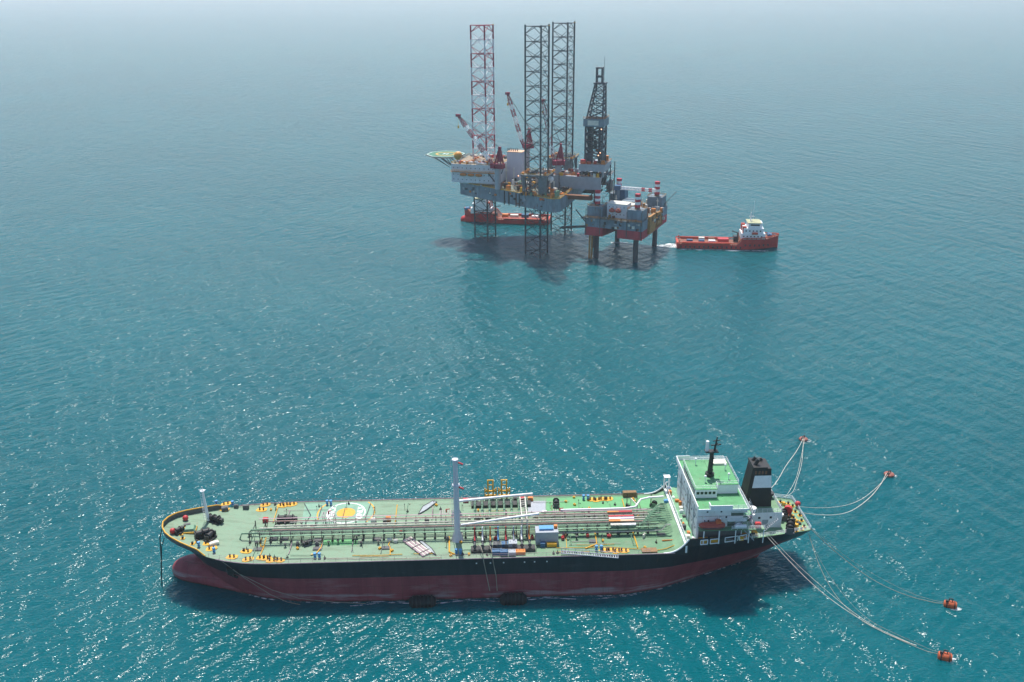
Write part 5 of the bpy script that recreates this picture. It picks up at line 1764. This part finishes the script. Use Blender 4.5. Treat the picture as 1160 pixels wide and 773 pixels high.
for i, (x, lab) in enumerate(((-2.2, 'left one of two small red lifeboats hanging on the support platform'), (1.6, 'right one of two small red lifeboats hanging on the support platform'))):
    l_ = thing('platform_lifeboat', lab, 'lifeboat', group='lifeboats on the support platform')
    l_.matrix_world = PLAT_M @ Matrix.Translation((x, -21.9, PZ2 + 3.4))
    b = MB()
    b.rings([[(xx, w * c, zl + (zt - zl) * h) for c, h in ((0, 0), (.75, .15), (1, .5), (.7, .9), (0, 1), (-.7, .9), (-1, .5), (-.75, .15))] for xx, w, zl, zt in ((-1.8, .05, .9, 1.2), (-1.5, .8, .3, 1.9), (0, 1.05, 0, 2.1), (1.4, .8, .3, 2.0), (1.8, .05, .9, 1.2))][::-1])
    b.build('boat_hull', P['lboat'], l_, smooth=True)
    b = MB(); b.box(-.6, .7, -.5, .5, 2.0, 2.6)
    b.build('steering_cupola', P['lboat2'], l_)
    b = MB(); b.bar((-1.3, 1.3, 1.6), (-1.3, 0, 3.0), .2).bar((1.3, 1.3, 1.6), (1.3, 0, 3.0), .2)
    b.build('lifting_frame', P['white'], l_)

# ================================================================ SUPPLY VESSELS
def vessel(label, o, ang, L, B, bulb, house_at, seed):
    """x runs from stern (-) to bow (+)."""
    V = thing('supply_vessel', label, 'supply vessel', o, ang, 'red supply vessels')
    h = L / 2
    bd = lambda x: B / 2 * (1 if x < h * .45 else max(.02, 1 - ((x - h * .45) / (h * .57)) ** 2.2))
    bw = lambda x: B / 2 * (.97 if x < h * .25 else max(.02, 1 - ((x - h * .25) / (h * .68)) ** 1.7))
    zd = lambda x: 3.0 if x < h * .18 else (3.0 + 3.6 * min(1, (x - h * .18) / (h * .10)) + 1.4 * max(0, (x - h * .5) / (h * .5)) ** 2)
    xs = [-h + L * k / 44 for k in range(45)]
    xs[-1] = h + .2
    b = MB()
    zz = (-2.5, 0, .5, 1.2, 2.2, None)
    def sec(x, s):
        out = []
        for z in zz:
            q = zd(x) if z is None else z
            t = max(0, min(1, q / 6.5))
            w = bw(x) + (bd(x) - bw(x)) * t
            out.append((x, s * w, q))
        return out
    for s in (-1, 1):
        S_ = [sec(x, s) for x in xs]
        for i in range(len(xs) - 1):
            for k in range(len(zz) - 1):
                b.mat(1 if k == 1 else 0)
                q = [S_[i][k], S_[i + 1][k], S_[i + 1][k + 1], S_[i][k + 1]]
                b.add(q if s < 0 else q[::-1], [(0, 1, 2, 3)])
    A, C_ = sec(xs[0], -1), sec(xs[0], 1)
    for k in range(len(zz) - 1):
        b.add([C_[k], A[k], A[k + 1], C_[k + 1]], [(0, 1, 2, 3)])
    if bulb:
        b.mat(0).rings([[(h - 3 + x, r * math.cos(2 * math.pi * k / 14), .9 + r * math.sin(2 * math.pi * k / 14)) for k in range(14)] for x, r in ((-5, 2.6), (0, 3.0), (3, 2.9), (5, 2.2), (6, 1.0), (6.3, .05))])
    hl = b.build('vessel_hull', [P['vred'], P['dark']], V, smooth=True)
    b = MB()
    pts = [(x, -bd(x) * .98 + .02, zd(x) - .08) for x in xs] + [(x, bd(x) * .98 - .02, zd(x) - .08) for x in xs]
    n = len(xs)
    b.add(pts, [(i, i + 1, n + i + 1, n + i) for i in range(n - 1)])
    b.build('vessel_deck', P['vdeck'], V)
    for s in (-1, 1):
        b = MB()
        b.path([(x, s * bd(x), zd(x) + .9) for x in xs], .34, 5)
        for x in xs[::2]:
            b.bar((x, s * bd(x), zd(x)), (x, s * bd(x), zd(x) + .9), .4)
        b.build('bulwark', P['vorange'], V)
    b = MB()
    for k in range(20):
        x = -h * .92 + L * .9 * k / 20
        b.cbox((x, -bd(x) * .99 - .1, 1.5 + (1.6 if x > h * .25 else 0)), (.8, .5, 1.1))
    b.build('tyre_fender', P['iron'], V)
    # deckhouse
    hx = h * house_at
    z0 = zd(hx)
    b = MB(); b.box(hx - 8, hx + 6.0, -B * .40, B * .40, z0 - .3, z0 + 3.3).box(hx - 6.9, hx + 4.9, -B * .38, B * .38, z0 + 3.3, z0 + 6.4)
    dh = b.build('deckhouse', P['white'], V)
    b = MB(); b.prism([(hx - 4.2, -B * .33), (hx + 2.6, -B * .33), (hx + 4.2, -B * .2), (hx + 4.2, B * .2), (hx + 2.6, B * .33), (hx - 4.2, B * .33)], z0 + 6.4, z0 + 9.4)
    br = b.build('wheelhouse', P['white'], V)
    b = MB(); b.box(hx - 4.8, hx + 3.4, -B * .36, B * .36, z0 + 9.4, z0 + 9.7)
    b.build('wheelhouse_roof', P['yroof'], br)
    b = MB(); b.box(hx - 3.0, hx + 2.4, -B * .33 - .05, -B * .33 + .01, z0 + 7.9, z0 + 8.8)
    b.build('window', P['glass'], br)
    wq = MB(); wq.box(-.4, .4, -.04, .04, -.35, .35)
    o_ = wq.build('window', P['glass'], dh)
    repeat(o_, [(hx - 6.6 + 2.1 * k, -B * .40 - .03, z0 + 1.6) for k in range(6)] + [(hx - 5.4 + 2.1 * k, -B * .38 - .03, z0 + 4.9) for k in range(5)])
    b = MB(); b.bar((hx - 2.5, 0, z0 + 9.6), (hx - 2.5, 0, z0 + 15), .55).bar((hx - 2.5, -2.2, z0 + 11), (hx - 2.5, 2.2, z0 + 11), .3).bar((hx - 1.2, 0, z0 + 9.6), (hx - 1.2, 0, z0 + 22), .16).bar((hx - 3.6, 0, z0 + 12.6), (hx - .6, 0, z0 + 12.6), .4)
    b.bar((hx - 2.5, 2.4, z0 + 9.6), (hx - 2.5, 0, z0 + 12), .3).bar((hx - 2.5, -2.4, z0 + 9.6), (hx - 2.5, 0, z0 + 12), .3)
    b.build('mast', P['white'], V)
    for s in (-1, 1):
        b = MB(); b.box(hx - 7.4, hx - 5.2, s * B * .28 - .9, s * B * .28 + .9, z0 + 2.9, z0 + 7.4)
        b.build('funnel', P['vorange'], V)
    b = MB(); b.tube((hx - 9.8, -2.4, z0 - 3), (hx - 9.8, -2.4, z0 + 3.0), .5, 8).bar((hx - 9.8, -2.4, z0 + 3), (hx - 13.5, -1.8, z0 + 3.8), .5).cbox((hx - 10.2, 2.2, z0 - 1.6), (2.8, 4, 3))
    b.build('deck_crane', P['dark'], V)
    b = MB(); b.cbox((hx + 9.5, 0, zd(hx + 9) + .8), (2.4, 4.4, 1.5)).tube((hx + 9, -2.6, zd(hx + 9) + 1), (hx + 9, 2.6, zd(hx + 9) + 1), .9, 10)
    b.build('anchor_windlass', P['dblue'], V)
    b = MB(); b.tube((hx - 2, -B * .44, z0 + 3.6), (hx + 1.4, -B * .44, z0 + 3.6), .7, 10)
    b.build('rescue_boat', P['vorange'], V, smooth=True)
    b = MB(); b.bar((-h + 1.6, -B * .40, 3), (-h + 1.6, -B * .40, 5.4), .5).bar((-h + 1.6, B * .40, 3), (-h + 1.6, B * .40, 5.4), .5).tube((-h + .5, -B * .42, 2.9), (-h + .5, B * .42, 2.9), .7, 10)
    b.build('stern_roller', P['vorange'], V)
    for s in (-1, 1):
        b = MB(); b.box(-h * .9, h * .05, s * B * .44 - .4, s * B * .44 + .4, 3.0, 4.4)
        b.build('cargo_rail', P['vorange'], V)
    return V, Matrix.Translation(o) @ Matrix.Rotation(ang, 4, 'Z'), h
def cargo(M, spots, where):
    for i, (x, y, d, mt, col, det) in enumerate(spots):
        b = MB(); b.cbox((0, 0, d[2] / 2), d)
        for k in range(6):
            xx = -d[0] / 2 + d[0] * k / 5
            b.bar((xx, -d[1] / 2 - .02, 0), (xx, -d[1] / 2 - .02, d[2]), .1).bar((xx, d[1] / 2 + .02, 0), (xx, d[1] / 2 + .02, d[2]), .1)
        o = b.build('cargo_container', P[mt], None)
        o.matrix_world = M @ Matrix.Translation((x, y, 2.95))
        tag(o, '%s %s' % (det, where), 'container', 'cargo on the supply vessels')
V1, M1, h1 = vessel('red supply vessel with white bridge at the right, steaming alone beside the support platform', (131.25, 548.83, 0), -0.1113, 60.5, 14.5, False, .52, 1)
cargo(M1, [(-22.5, -2.8, (3.4, 2.4, 2.0), 'dblue', '', 'dark blue cargo box nearest the stern'),
           (-15.0, 2.0, (3.4, 2.6, 2.2), 'offwhite', '', 'cream cargo box on the far side of the afterdeck'),
           (-15.4, -2.6, (3.2, 2.4, 1.8), 'dblue', '', 'dark blue cargo box in front of the cream one'),
           (-9.2, -2.8, (4.0, 2.4, 1.8), 'white', '', 'white cargo box at the near rail'),
           (-9.0, 2.4, (3.6, 2.4, 1.8), 'rust', '', 'rusty cargo box on the far side of the afterdeck'),
           (-2.2, .4, (6.4, 4.2, 2.2), 'redp', '', 'large red cargo box just aft of the bridge')], 'of the vessel at right')
V2, M2, h2 = vessel('red supply vessel with bulbous bow lying half hidden behind the drilling rig legs', (-2.75, 616.91, 0), 2.9901, 58, 14.0, True, .62, 2)
cargo(M2, [(-20, -1.5, (5.2, 3.0, 2.4), 'dgrey', '', 'dark grey cargo box nearest the stern'),
           (-19.4, 2.6, (4.2, 2.4, 2.4), 'white', '', 'white cargo box nearest the stern'),
           (-12.2, -1.0, (4.6, 3.0, 2.4), 'dblue', '', 'dark blue cargo box amidships'),
           (-5.0, .6, (5.4, 3.2, 2.3), 'offwhite', '', 'cream cargo box amidships'),
           (1.4, -1.0, (4.0, 3.0, 2.2), 'orange', '', 'orange cargo box next to the bridge')], 'of the vessel behind the rig')

# ================================================================ MOORING BUOYS AND LINES
BUOY = [((102.24, 291.71, 0), 1.2, 0), ((122.64, 266.25, 0), 1.3, 0), ((112.24, 198.01, 0), 1.05, 1), ((102.25, 178.34, 0), 1.1, 1)]
BL = ['rusty flat mooring buoy farthest from the viewer, behind the tanker stern', 'rusty red mooring buoy with a pale side, level with the funnel at right',
      'orange barrel mooring buoy, upper one of the two in front of the stern', 'orange barrel mooring buoy nearest the viewer, lower one of the two']
for (p, r, kind), lab in zip(BUOY, BL):
    y_ = thing('mooring_buoy', lab, 'buoy', (p[0], p[1], 0), R(-20) if kind else R(30), 'mooring buoys')
    b = MB()
    L_ = 3.1 if kind else 2.0
    prof = [(.3, -L_ * .5), (r * .8, -L_ * .48), (r, -L_ * .36), (r, L_ * .36), (r * .8, L_ * .48), (.3, L_ * .5)]
    if kind:
        b.rings([[(z, q * math.cos(2 * math.pi * k / 18), .55 + q * math.sin(2 * math.pi * k / 18)) for k in range(18)] for q, z in prof][::-1])
    else:
        b.lathe([(r * .8, -.8), (r * 1.2, -.5), (r * 1.25, .5), (r * 1.05, .75), (r * .6, .9)], (0, 0, 0), 18)
    b.build('buoy_body', P['buoy'] if kind else P['buoyrust'], y_, smooth=True)
    b = MB()
    for k in (-.3, .3):
        b.path([(L_ * k + 1.02 * r * .0, (r + .06) * math.cos(a), .55 + (r + .06) * math.sin(a)) for a in [2 * math.pi * q / 16 for q in range(17)]] if kind else
               [((r * 1.27) * math.cos(a), (r * 1.27) * math.sin(a), k) for a in [2 * math.pi * q / 16 for q in range(17)]], .12, 5)
    b.build('buoy_hoop', P['dark'], y_)
    b = MB()
    zt = .55 + r if kind else .9
    b.bar((-.4, 0, zt - .1), (-.4, 0, zt + .7), .2).bar((.4, 0, zt - .1), (.4, 0, zt + .7), .2).bar((-.5, 0, zt + .7), (.5, 0, zt + .7), .22).cbox((-.9, -.3, zt + .1), (.7, .5, .5))
    b.build('mooring_hook', P['dark'], y_)
def line(label, a, c, mat, r=.11, side=0.0, drop=.3, lift=.1):
    """A floating hawser: leaves the ship high, meets the water at `drop` of its length, drifts sideways, rises to its buoy."""
    a, c = Vector(a), Vector(c)
    d = (c - a)
    nv = Vector((-d.y, d.x, 0)).normalized()
    rr = random.Random(label)
    ph, wv = rr.uniform(0, 6), rr.uniform(.12, .3)
    pts = []
    for k in range(49):
        t = k / 48
        p = a.lerp(c, t) + nv * (side * 4 * t * (1 - t) * (1.25 - .5 * t) + wv * math.sin(9 * t + ph) * 4 * t * (1 - t))
        p.z = a.z * max(0, 1 - t / drop) ** 1.7 + max(0, 1 - (1 - t) / lift) ** 1.5 * c.z + .1 if drop < 1 else a.lerp(c, t).z - 4 * t * (1 - t) * 1.6
        pts.append(p)
    b = MB(); b.path(pts, r, 5)
    o = b.build('mooring_line', mat, None, smooth=True)
    return tag(o, label, 'mooring line', 'mooring lines at the stern')
SW = lambda x, y, z: T_M @ Vector((x, y, z))
b1, b2, b3, b4 = [Vector((p[0], p[1], .9)) for p, _, _ in BUOY]
line('straight pale mooring line running from behind the funnel to the farthest buoy', SW(79, 9.6, 14.2), b1, P['rope'], 0.090, 0, 1.5)
line('slack mooring line from the stern rail corner up to the farthest buoy', SW(84.0, 8.3, 14.2), b1, P['rope'], 0.068, -1.6, .75)
line('second slack line to the farthest buoy, close beside the first', SW(84.2, 8.2, 14.2), b1 + Vector((.5, 0, 0)), P['rope'], 0.053, -.5, .8)
line('upper mooring line from the transom to the buoy at the right', SW(86.4, 3.8, 13.8), b2, P['rope'], 0.075, -2.2, .85)
line('lower thick mooring line sagging from the transom to the buoy at the right', SW(86.4, .4, 13.8), b2 + Vector((-1.2, -.5, 0)), P['rope'], 0.105, -3.2, .8)
line('pale mooring line from the transom corner down to the upper orange buoy', SW(86.4, -7.2, 13.6), b3, P['roped'], 0.083, -.6, .8)
line('faint thin mooring line lying just above the one to the upper orange buoy', SW(86.4, -6.2, 13.6), b3 + Vector((0, .5, 0)), P['roped'], 0.038, 1.2, .8)
line('slack line curving from under the transom to the nearest buoy', SW(86.0, -7.6, 12.5), b4, P['roped'], 0.068, -5.0, .6)
line('thin slack line running close beside the curving one to the nearest buoy', SW(85.6, -7.8, 12.5), b4 + Vector((.6, .4, 0)), P['roped'], 0.038, -3.0, .6)
e_ = Vector((97.37, 182.8, 0))
line('bright mooring line leaving the stern quarter and ending on the water', SW(73.6, -11.2, 13.9), e_ + Vector((0, 0, .1)), P['rope'], 0.090, -.6, .85, .01)
line('second bright mooring line leaving the stern quarter beside the first', SW(74.4, -11.0, 13.9), e_ + Vector((-1.2, 1.0, .1)), P['rope'], 0.060, .6, .85, .01)

# ================================================================ DECK PIPING, MASTS AND STAIRS THAT CROWD THE RIG
rr = random.Random(40)
for k in range(30):
    x, y = rr.uniform(-11, 28), rr.uniform(-38, -14)
    if not inside(x, y):
        continue
    b = MB()
    z = RZ1 + rr.uniform(.8, 4.5)
    L_ = rr.uniform(4, 11)
    a_ = LEGR + rr.choice((0, 1.57))
    b.tube((0, 0, 0), (L_ * math.cos(a_), L_ * math.sin(a_), 0), rr.uniform(.15, .35), 6)
    for t in (.1, .9):
        b.bar((L_ * t * math.cos(a_), L_ * t * math.sin(a_), 0), (L_ * t * math.cos(a_), L_ * t * math.sin(a_), RZ1 - z), .2)
    b.build('service_pipe', P[rr.choice(('pipepale', 'rust', 'orange', 'grey', 'dark'))], G, (x, y, z))
for x, y, h in ((-3.5, -19, 12), (1.5, -20, 9), (23, -14.5, 9), (27, -28, 7), (-9, -16.8, 14), (4, 10, 12)):
    b = MB(); b.tube((0, 0, 0), (0, 0, h), .28, 6).bar((-1, 0, h * .7), (1, 0, h * .7), .25).bar((0, 0, h * .3), (1.6, 0, 0), .2)
    b.build('vent_mast', P['offwhite'] if h > 10 else P['dgrey'], G, (x, y, RZ1), rr.uniform(0, 3))
for k in range(50):
    x, y = rr.uniform(8, 46), rr.uniform(-12, 5)
    b = MB(); d = (rr.uniform(.5, 2.2), rr.uniform(.5, 1.6), rr.uniform(.5, 2.4))
    b.cbox((0, 0, d[2] / 2), d)
    b.build('tool_box', P[rr.choice(('orange', 'dgrey', 'dark', 'rust', 'yellow', 'offwhite', 'redp', 'grey'))], G, (x, y, 44.2 if -10.5 < y < 3.5 else 44.8), rr.choice((0, 1.57)))
for k in range(40):
    c_ = (LN, LR)[k % 2]
    b = MB(); d = (rr.uniform(.5, 2.0), rr.uniform(.5, 1.6), rr.uniform(.6, 2.6))
    b.cbox((0, 0, d[2] / 2), d)
    b.build('pipe_spool', P[rr.choice(('orange', 'dgrey', 'dark', 'rust', 'yellow', 'offwhite', 'pipegreen'))], G, (c_[0] + rr.uniform(-8, 8), c_[1] - rr.uniform(6.8, 9.5), RZ1), rr.choice((0, 1.57)))
for k in range(24):
    b = MB(); z = rr.uniform(53, 72)
    b.cbox((0, 0, 0), (rr.uniform(.5, 2.2), rr.uniform(.5, 2), rr.uniform(.5, 2.6)))
    b.build('derrick_fitting', P[rr.choice(('dark', 'dgrey', 'dark', 'orange', 'rust'))], dk, (DX + rr.uniform(-4.4, 4.4), DY + rr.uniform(-4.4, 4.4), z))
# stains and run-off streaks are modelled as outlet pipes down the hull side
for x, m_ in ((-7, 'dark'), (-3.5, 'dgrey'), (1.5, 'rust'), (3.8, 'dark')):
    p = pA.lerp(pB, (x + 41) / 67.5)
    b = MB(); b.tube((p.x, p.y - .35, RZ1 - .5), (p.x, p.y - .35, RZ0 - .8), .3, 6)
    b.build('outlet_pipe', P[m_], G)
for k in range(6):
    b = MB()
    z = 38.5 + 2.1 * k
    b.bar((47.8, DY - 6 + (k % 2) * 5, z), (47.8, DY - 1 - (k % 2) * 5, z + 2.1), .4)
    b.build('stair', P['dark'], G)
b = MB()
for x in (30, 34, 38, 42, 46):
    b.bar((x, -9.5, 37.6), (x + 2, -9.5, 43), .4).bar((x, 2.5, 37.6), (x + 2, 2.5, 43), .4)
b.box(36, 46, -9, 2, 34.5, 35.2).box(38, 45, -8, 1, 39, 41)
b.build('well_gear', P['dark'], G)
# fittings fixed along the hull sides of rig and support platform
for k in range(26):
    p = pA.lerp(pB, rr.uniform(.03, .97))
    b = MB(); b.cbox((0, 0, 0), (rr.uniform(.4, 1.6), .5, rr.uniform(.4, 1.4)))
    b.build('hull_fitting', P[rr.choice(('dgrey', 'rust', 'orange', 'dark', 'grey', 'offwhite'))], G, (p.x, p.y - .3, rr.uniform(RZ0 + 1, RZ1 + .8)), R(-25))
for k in range(30):
    b = MB(); b.cbox((0, 0, 0), (rr.uniform(.4, 1.6), .5, rr.uniform(.4, 1.6)))
    b.build('hull_fitting', P[rr.choice(('dgrey', 'rust', 'dark', 'ochre', 'grey', 'offwhite'))], plat, (rr.uniform(-16, 16), -25.15, rr.uniform(PZ1 + .5, PZ2 + 1.0)))
b = MB(); b.box(-17, 17, -26.1, -25.1, PZ2 - .15, PZ2)
wk = b.build('side_walkway', P['dgrey'], plat)
railing('walkway_rail', [(-17, -26, PZ2), (17, -26, PZ2)], P['ochre'], wk, 1.1, 1.8, .12)
for x in (-16.6, -8.0, 8.0, 16.4):
    b = MB(); b.tube((x, -25.3, PZ0 + 1), (x, -25.3, PZ2 + 5.5), .22, 6)
    b.build('riser_pipe', P['dgrey'], plat)
# right-hand side of the support platform: boats, hoses, walkways
for k in range(16):
    b = MB(); d = (rr.uniform(.8, 1.8), rr.uniform(1, 3), rr.uniform(.8, 2.4))
    b.cbox((0, 0, 0), d)
    b.build('side_unit', P[rr.choice(('orange', 'ochre', 'rust', 'offwhite', 'dgrey', 'grey'))], plat, (18.0, -14 + 1.9 * k, rr.uniform(18.5, 26.5)))
b = MB()
for k in range(5):
    b.tube((8.5 + .7 * k, -12, PZ2 + .6 + .0 * k), (8.5 + .7 * k, 8, PZ2 + .6), .28, 6)
b.build('pipe_stack', P['rust'], plat)
for x, y, h in ((-6.6, -2, 9), (9, 0, 8), (3, 15, 11), (15.8, 8, 7), (-15.5, 0, 8)):
    b = MB(); b.tube((0, 0, 0), (0, 0, h), .2, 6).bar((-.8, 0, h * .8), (.8, 0, h * .8), .2)
    b.build('vent_mast', P['offwhite'], plat, (x, y, PZ2))

# ================================================================ FOAM ON THE WATER
def foam_mat():
    m, nt, N, L, bs = nodes_of('foam')
    tc = N.new('ShaderNodeTexCoord').outputs['Object']
    n1 = noise(nt, mapping(nt, tc, (.5, 1, 1)), .8, 5, .7)
    at = N.new('ShaderNodeAttribute')
    at.attribute_name = 'cover'
    f = ramp(nt, math_(nt, 'ADD', n1, math_(nt, 'MULTIPLY', at.outputs['Fac'], .42)), .62, .86)
    tr = N.new('ShaderNodeBsdfTransparent')
    mx = N.new('ShaderNodeMixShader')
    L.new(f, mx.inputs[0])
    L.new(tr.outputs[0], mx.inputs[1])
    bs.inputs['Base Color'].default_value = (.78, .82, .83, 1)
    bs.inputs['Roughness'].default_value = .9
    L.new(bs.outputs[0], mx.inputs[2])
    L.new(mx.outputs[0], nt.nodes['Material Output'].inputs[0])
    return m
FOAM = foam_mat()
fv, ff, fc = [], [], []
def foam_patch(c, rx, ry, rz=0.0, amount=1.0):
    """A disc of foam, dense in the middle and broken towards its rim."""
    b0 = len(fv)
    cs, sn = math.cos(rz), math.sin(rz)
    n = 20
    fv.append((c[0], c[1], .03)); fc.append(amount)
    for ring in (.55, 1.0):
        for k in range(n):
            a = 2 * math.pi * k / n
            x, y = rx * ring * math.cos(a), ry * ring * math.sin(a)
            fv.append((c[0] + x * cs - y * sn, c[1] + x * sn + y * cs, .03))
            fc.append(amount * .55 if ring < 1 else -.6)
    for k in range(n):
        j = (k + 1) % n
        ff.append((b0, b0 + 1 + k, b0 + 1 + j))
        ff.append((b0 + 1 + k, b0 + 1 + n + k, b0 + 1 + n + j, b0 + 1 + j))
def foam_strip(pts, w, amount=.6):
    b0 = len(fv)
    n = len(pts)
    for i, p in enumerate(pts):
        q = Vector(pts[min(i + 1, n - 1)]) - Vector(pts[max(i - 1, 0)])
        nv_ = Vector((-q.y, q.x, 0)).normalized()
        for k, (o_, c_) in enumerate(((-w, -.6), (-.2 * w, amount), (.3 * w, amount), (w, -.6))):
            fv.append((p[0] + nv_.x * o_, p[1] + nv_.y * o_, .025))
            fc.append(c_)
    for i in range(n - 1):
        for k in range(3):
            a = b0 + i * 4 + k
            ff.append((a, a + 4, a + 5, a + 1))
def W1(x, y): return tuple(M1 @ Vector((x, y, 0)))[:2]
foam_patch(W1(-33, 0), 7, 7.5, 0, 1.5)
foam_patch(W1(-38, -1), 11, 6, 0, .7)
foam_strip([W1(x, -7.6 - .2 * math.sin(x)) for x in range(-30, 26, 3)], 1.5, .7)
foam_patch(W1(3, -8.4), 7, 1.8, R(-7), 1.5)
foam_patch(W1(-17, -8.4), 4, 1.6, R(-7), 1.3)
foam_patch(W1(-26, -8.2), 3.5, 1.6, R(-7), 1.2)
foam_strip([W1(x, 7.6) for x in range(-28, 10, 4)], 1.2, .3)
foam_strip([tuple(M2 @ Vector((x, 7.6, 0)))[:2] for x in range(-28, 22, 4)], 1.4, .2)
for x, y in ((-PX, PY), (PX, PY), (-PX, -PY), (PX, -PY)):
    q = PLAT_M @ Vector((x, y, 0))
    foam_patch((q.x, q.y), 3.4, 3.2, 0, .6)
q = PLAT_M @ Vector((-PX, PY, 0))
foam_patch((q.x + 1, q.y - 1.5), 9, 3.0, R(-10), 1.0)
RM = Matrix.Translation(RIG_O) @ Matrix.Rotation(RIG_A, 4, 'Z')
for c in (LN, LL, LR):
    for dx, dy in ((-1.2, -7.6), (4.2, 6.4), (-7.7, .4)):
        q = RM @ Vector((c[0] + dx, c[1] + dy, 0))
        foam_patch((q.x, q.y), 2.2, 1.6, 0, .9 if c is LR else .35)
for (p, r, kind) in BUOY:
    foam_patch((p[0] + .8, p[1] - .5), 3.0, 2.2, 0, .6)
foam_strip([tuple(SW(x, -max(.5, half(x, 0)) - .3, 0))[:2] for x in range(-74, 72, 3)], .6, .4)
foam_strip([tuple(SW(x, -half(x, 0) - 1.2 - .5 * math.sin(x * .3), 0))[:2] for x in range(-36, 40, 3)], .5, .5)
me = bpy.data.meshes.new('sea_foam')
me.from_pydata(fv, [], ff)
at_ = me.attributes.new('cover', 'FLOAT', 'POINT')
at_.data.foreach_set('value', fc)
me.materials.append(FOAM)
fo = place('sea_foam', me)
fo['kind'] = 'stuff'
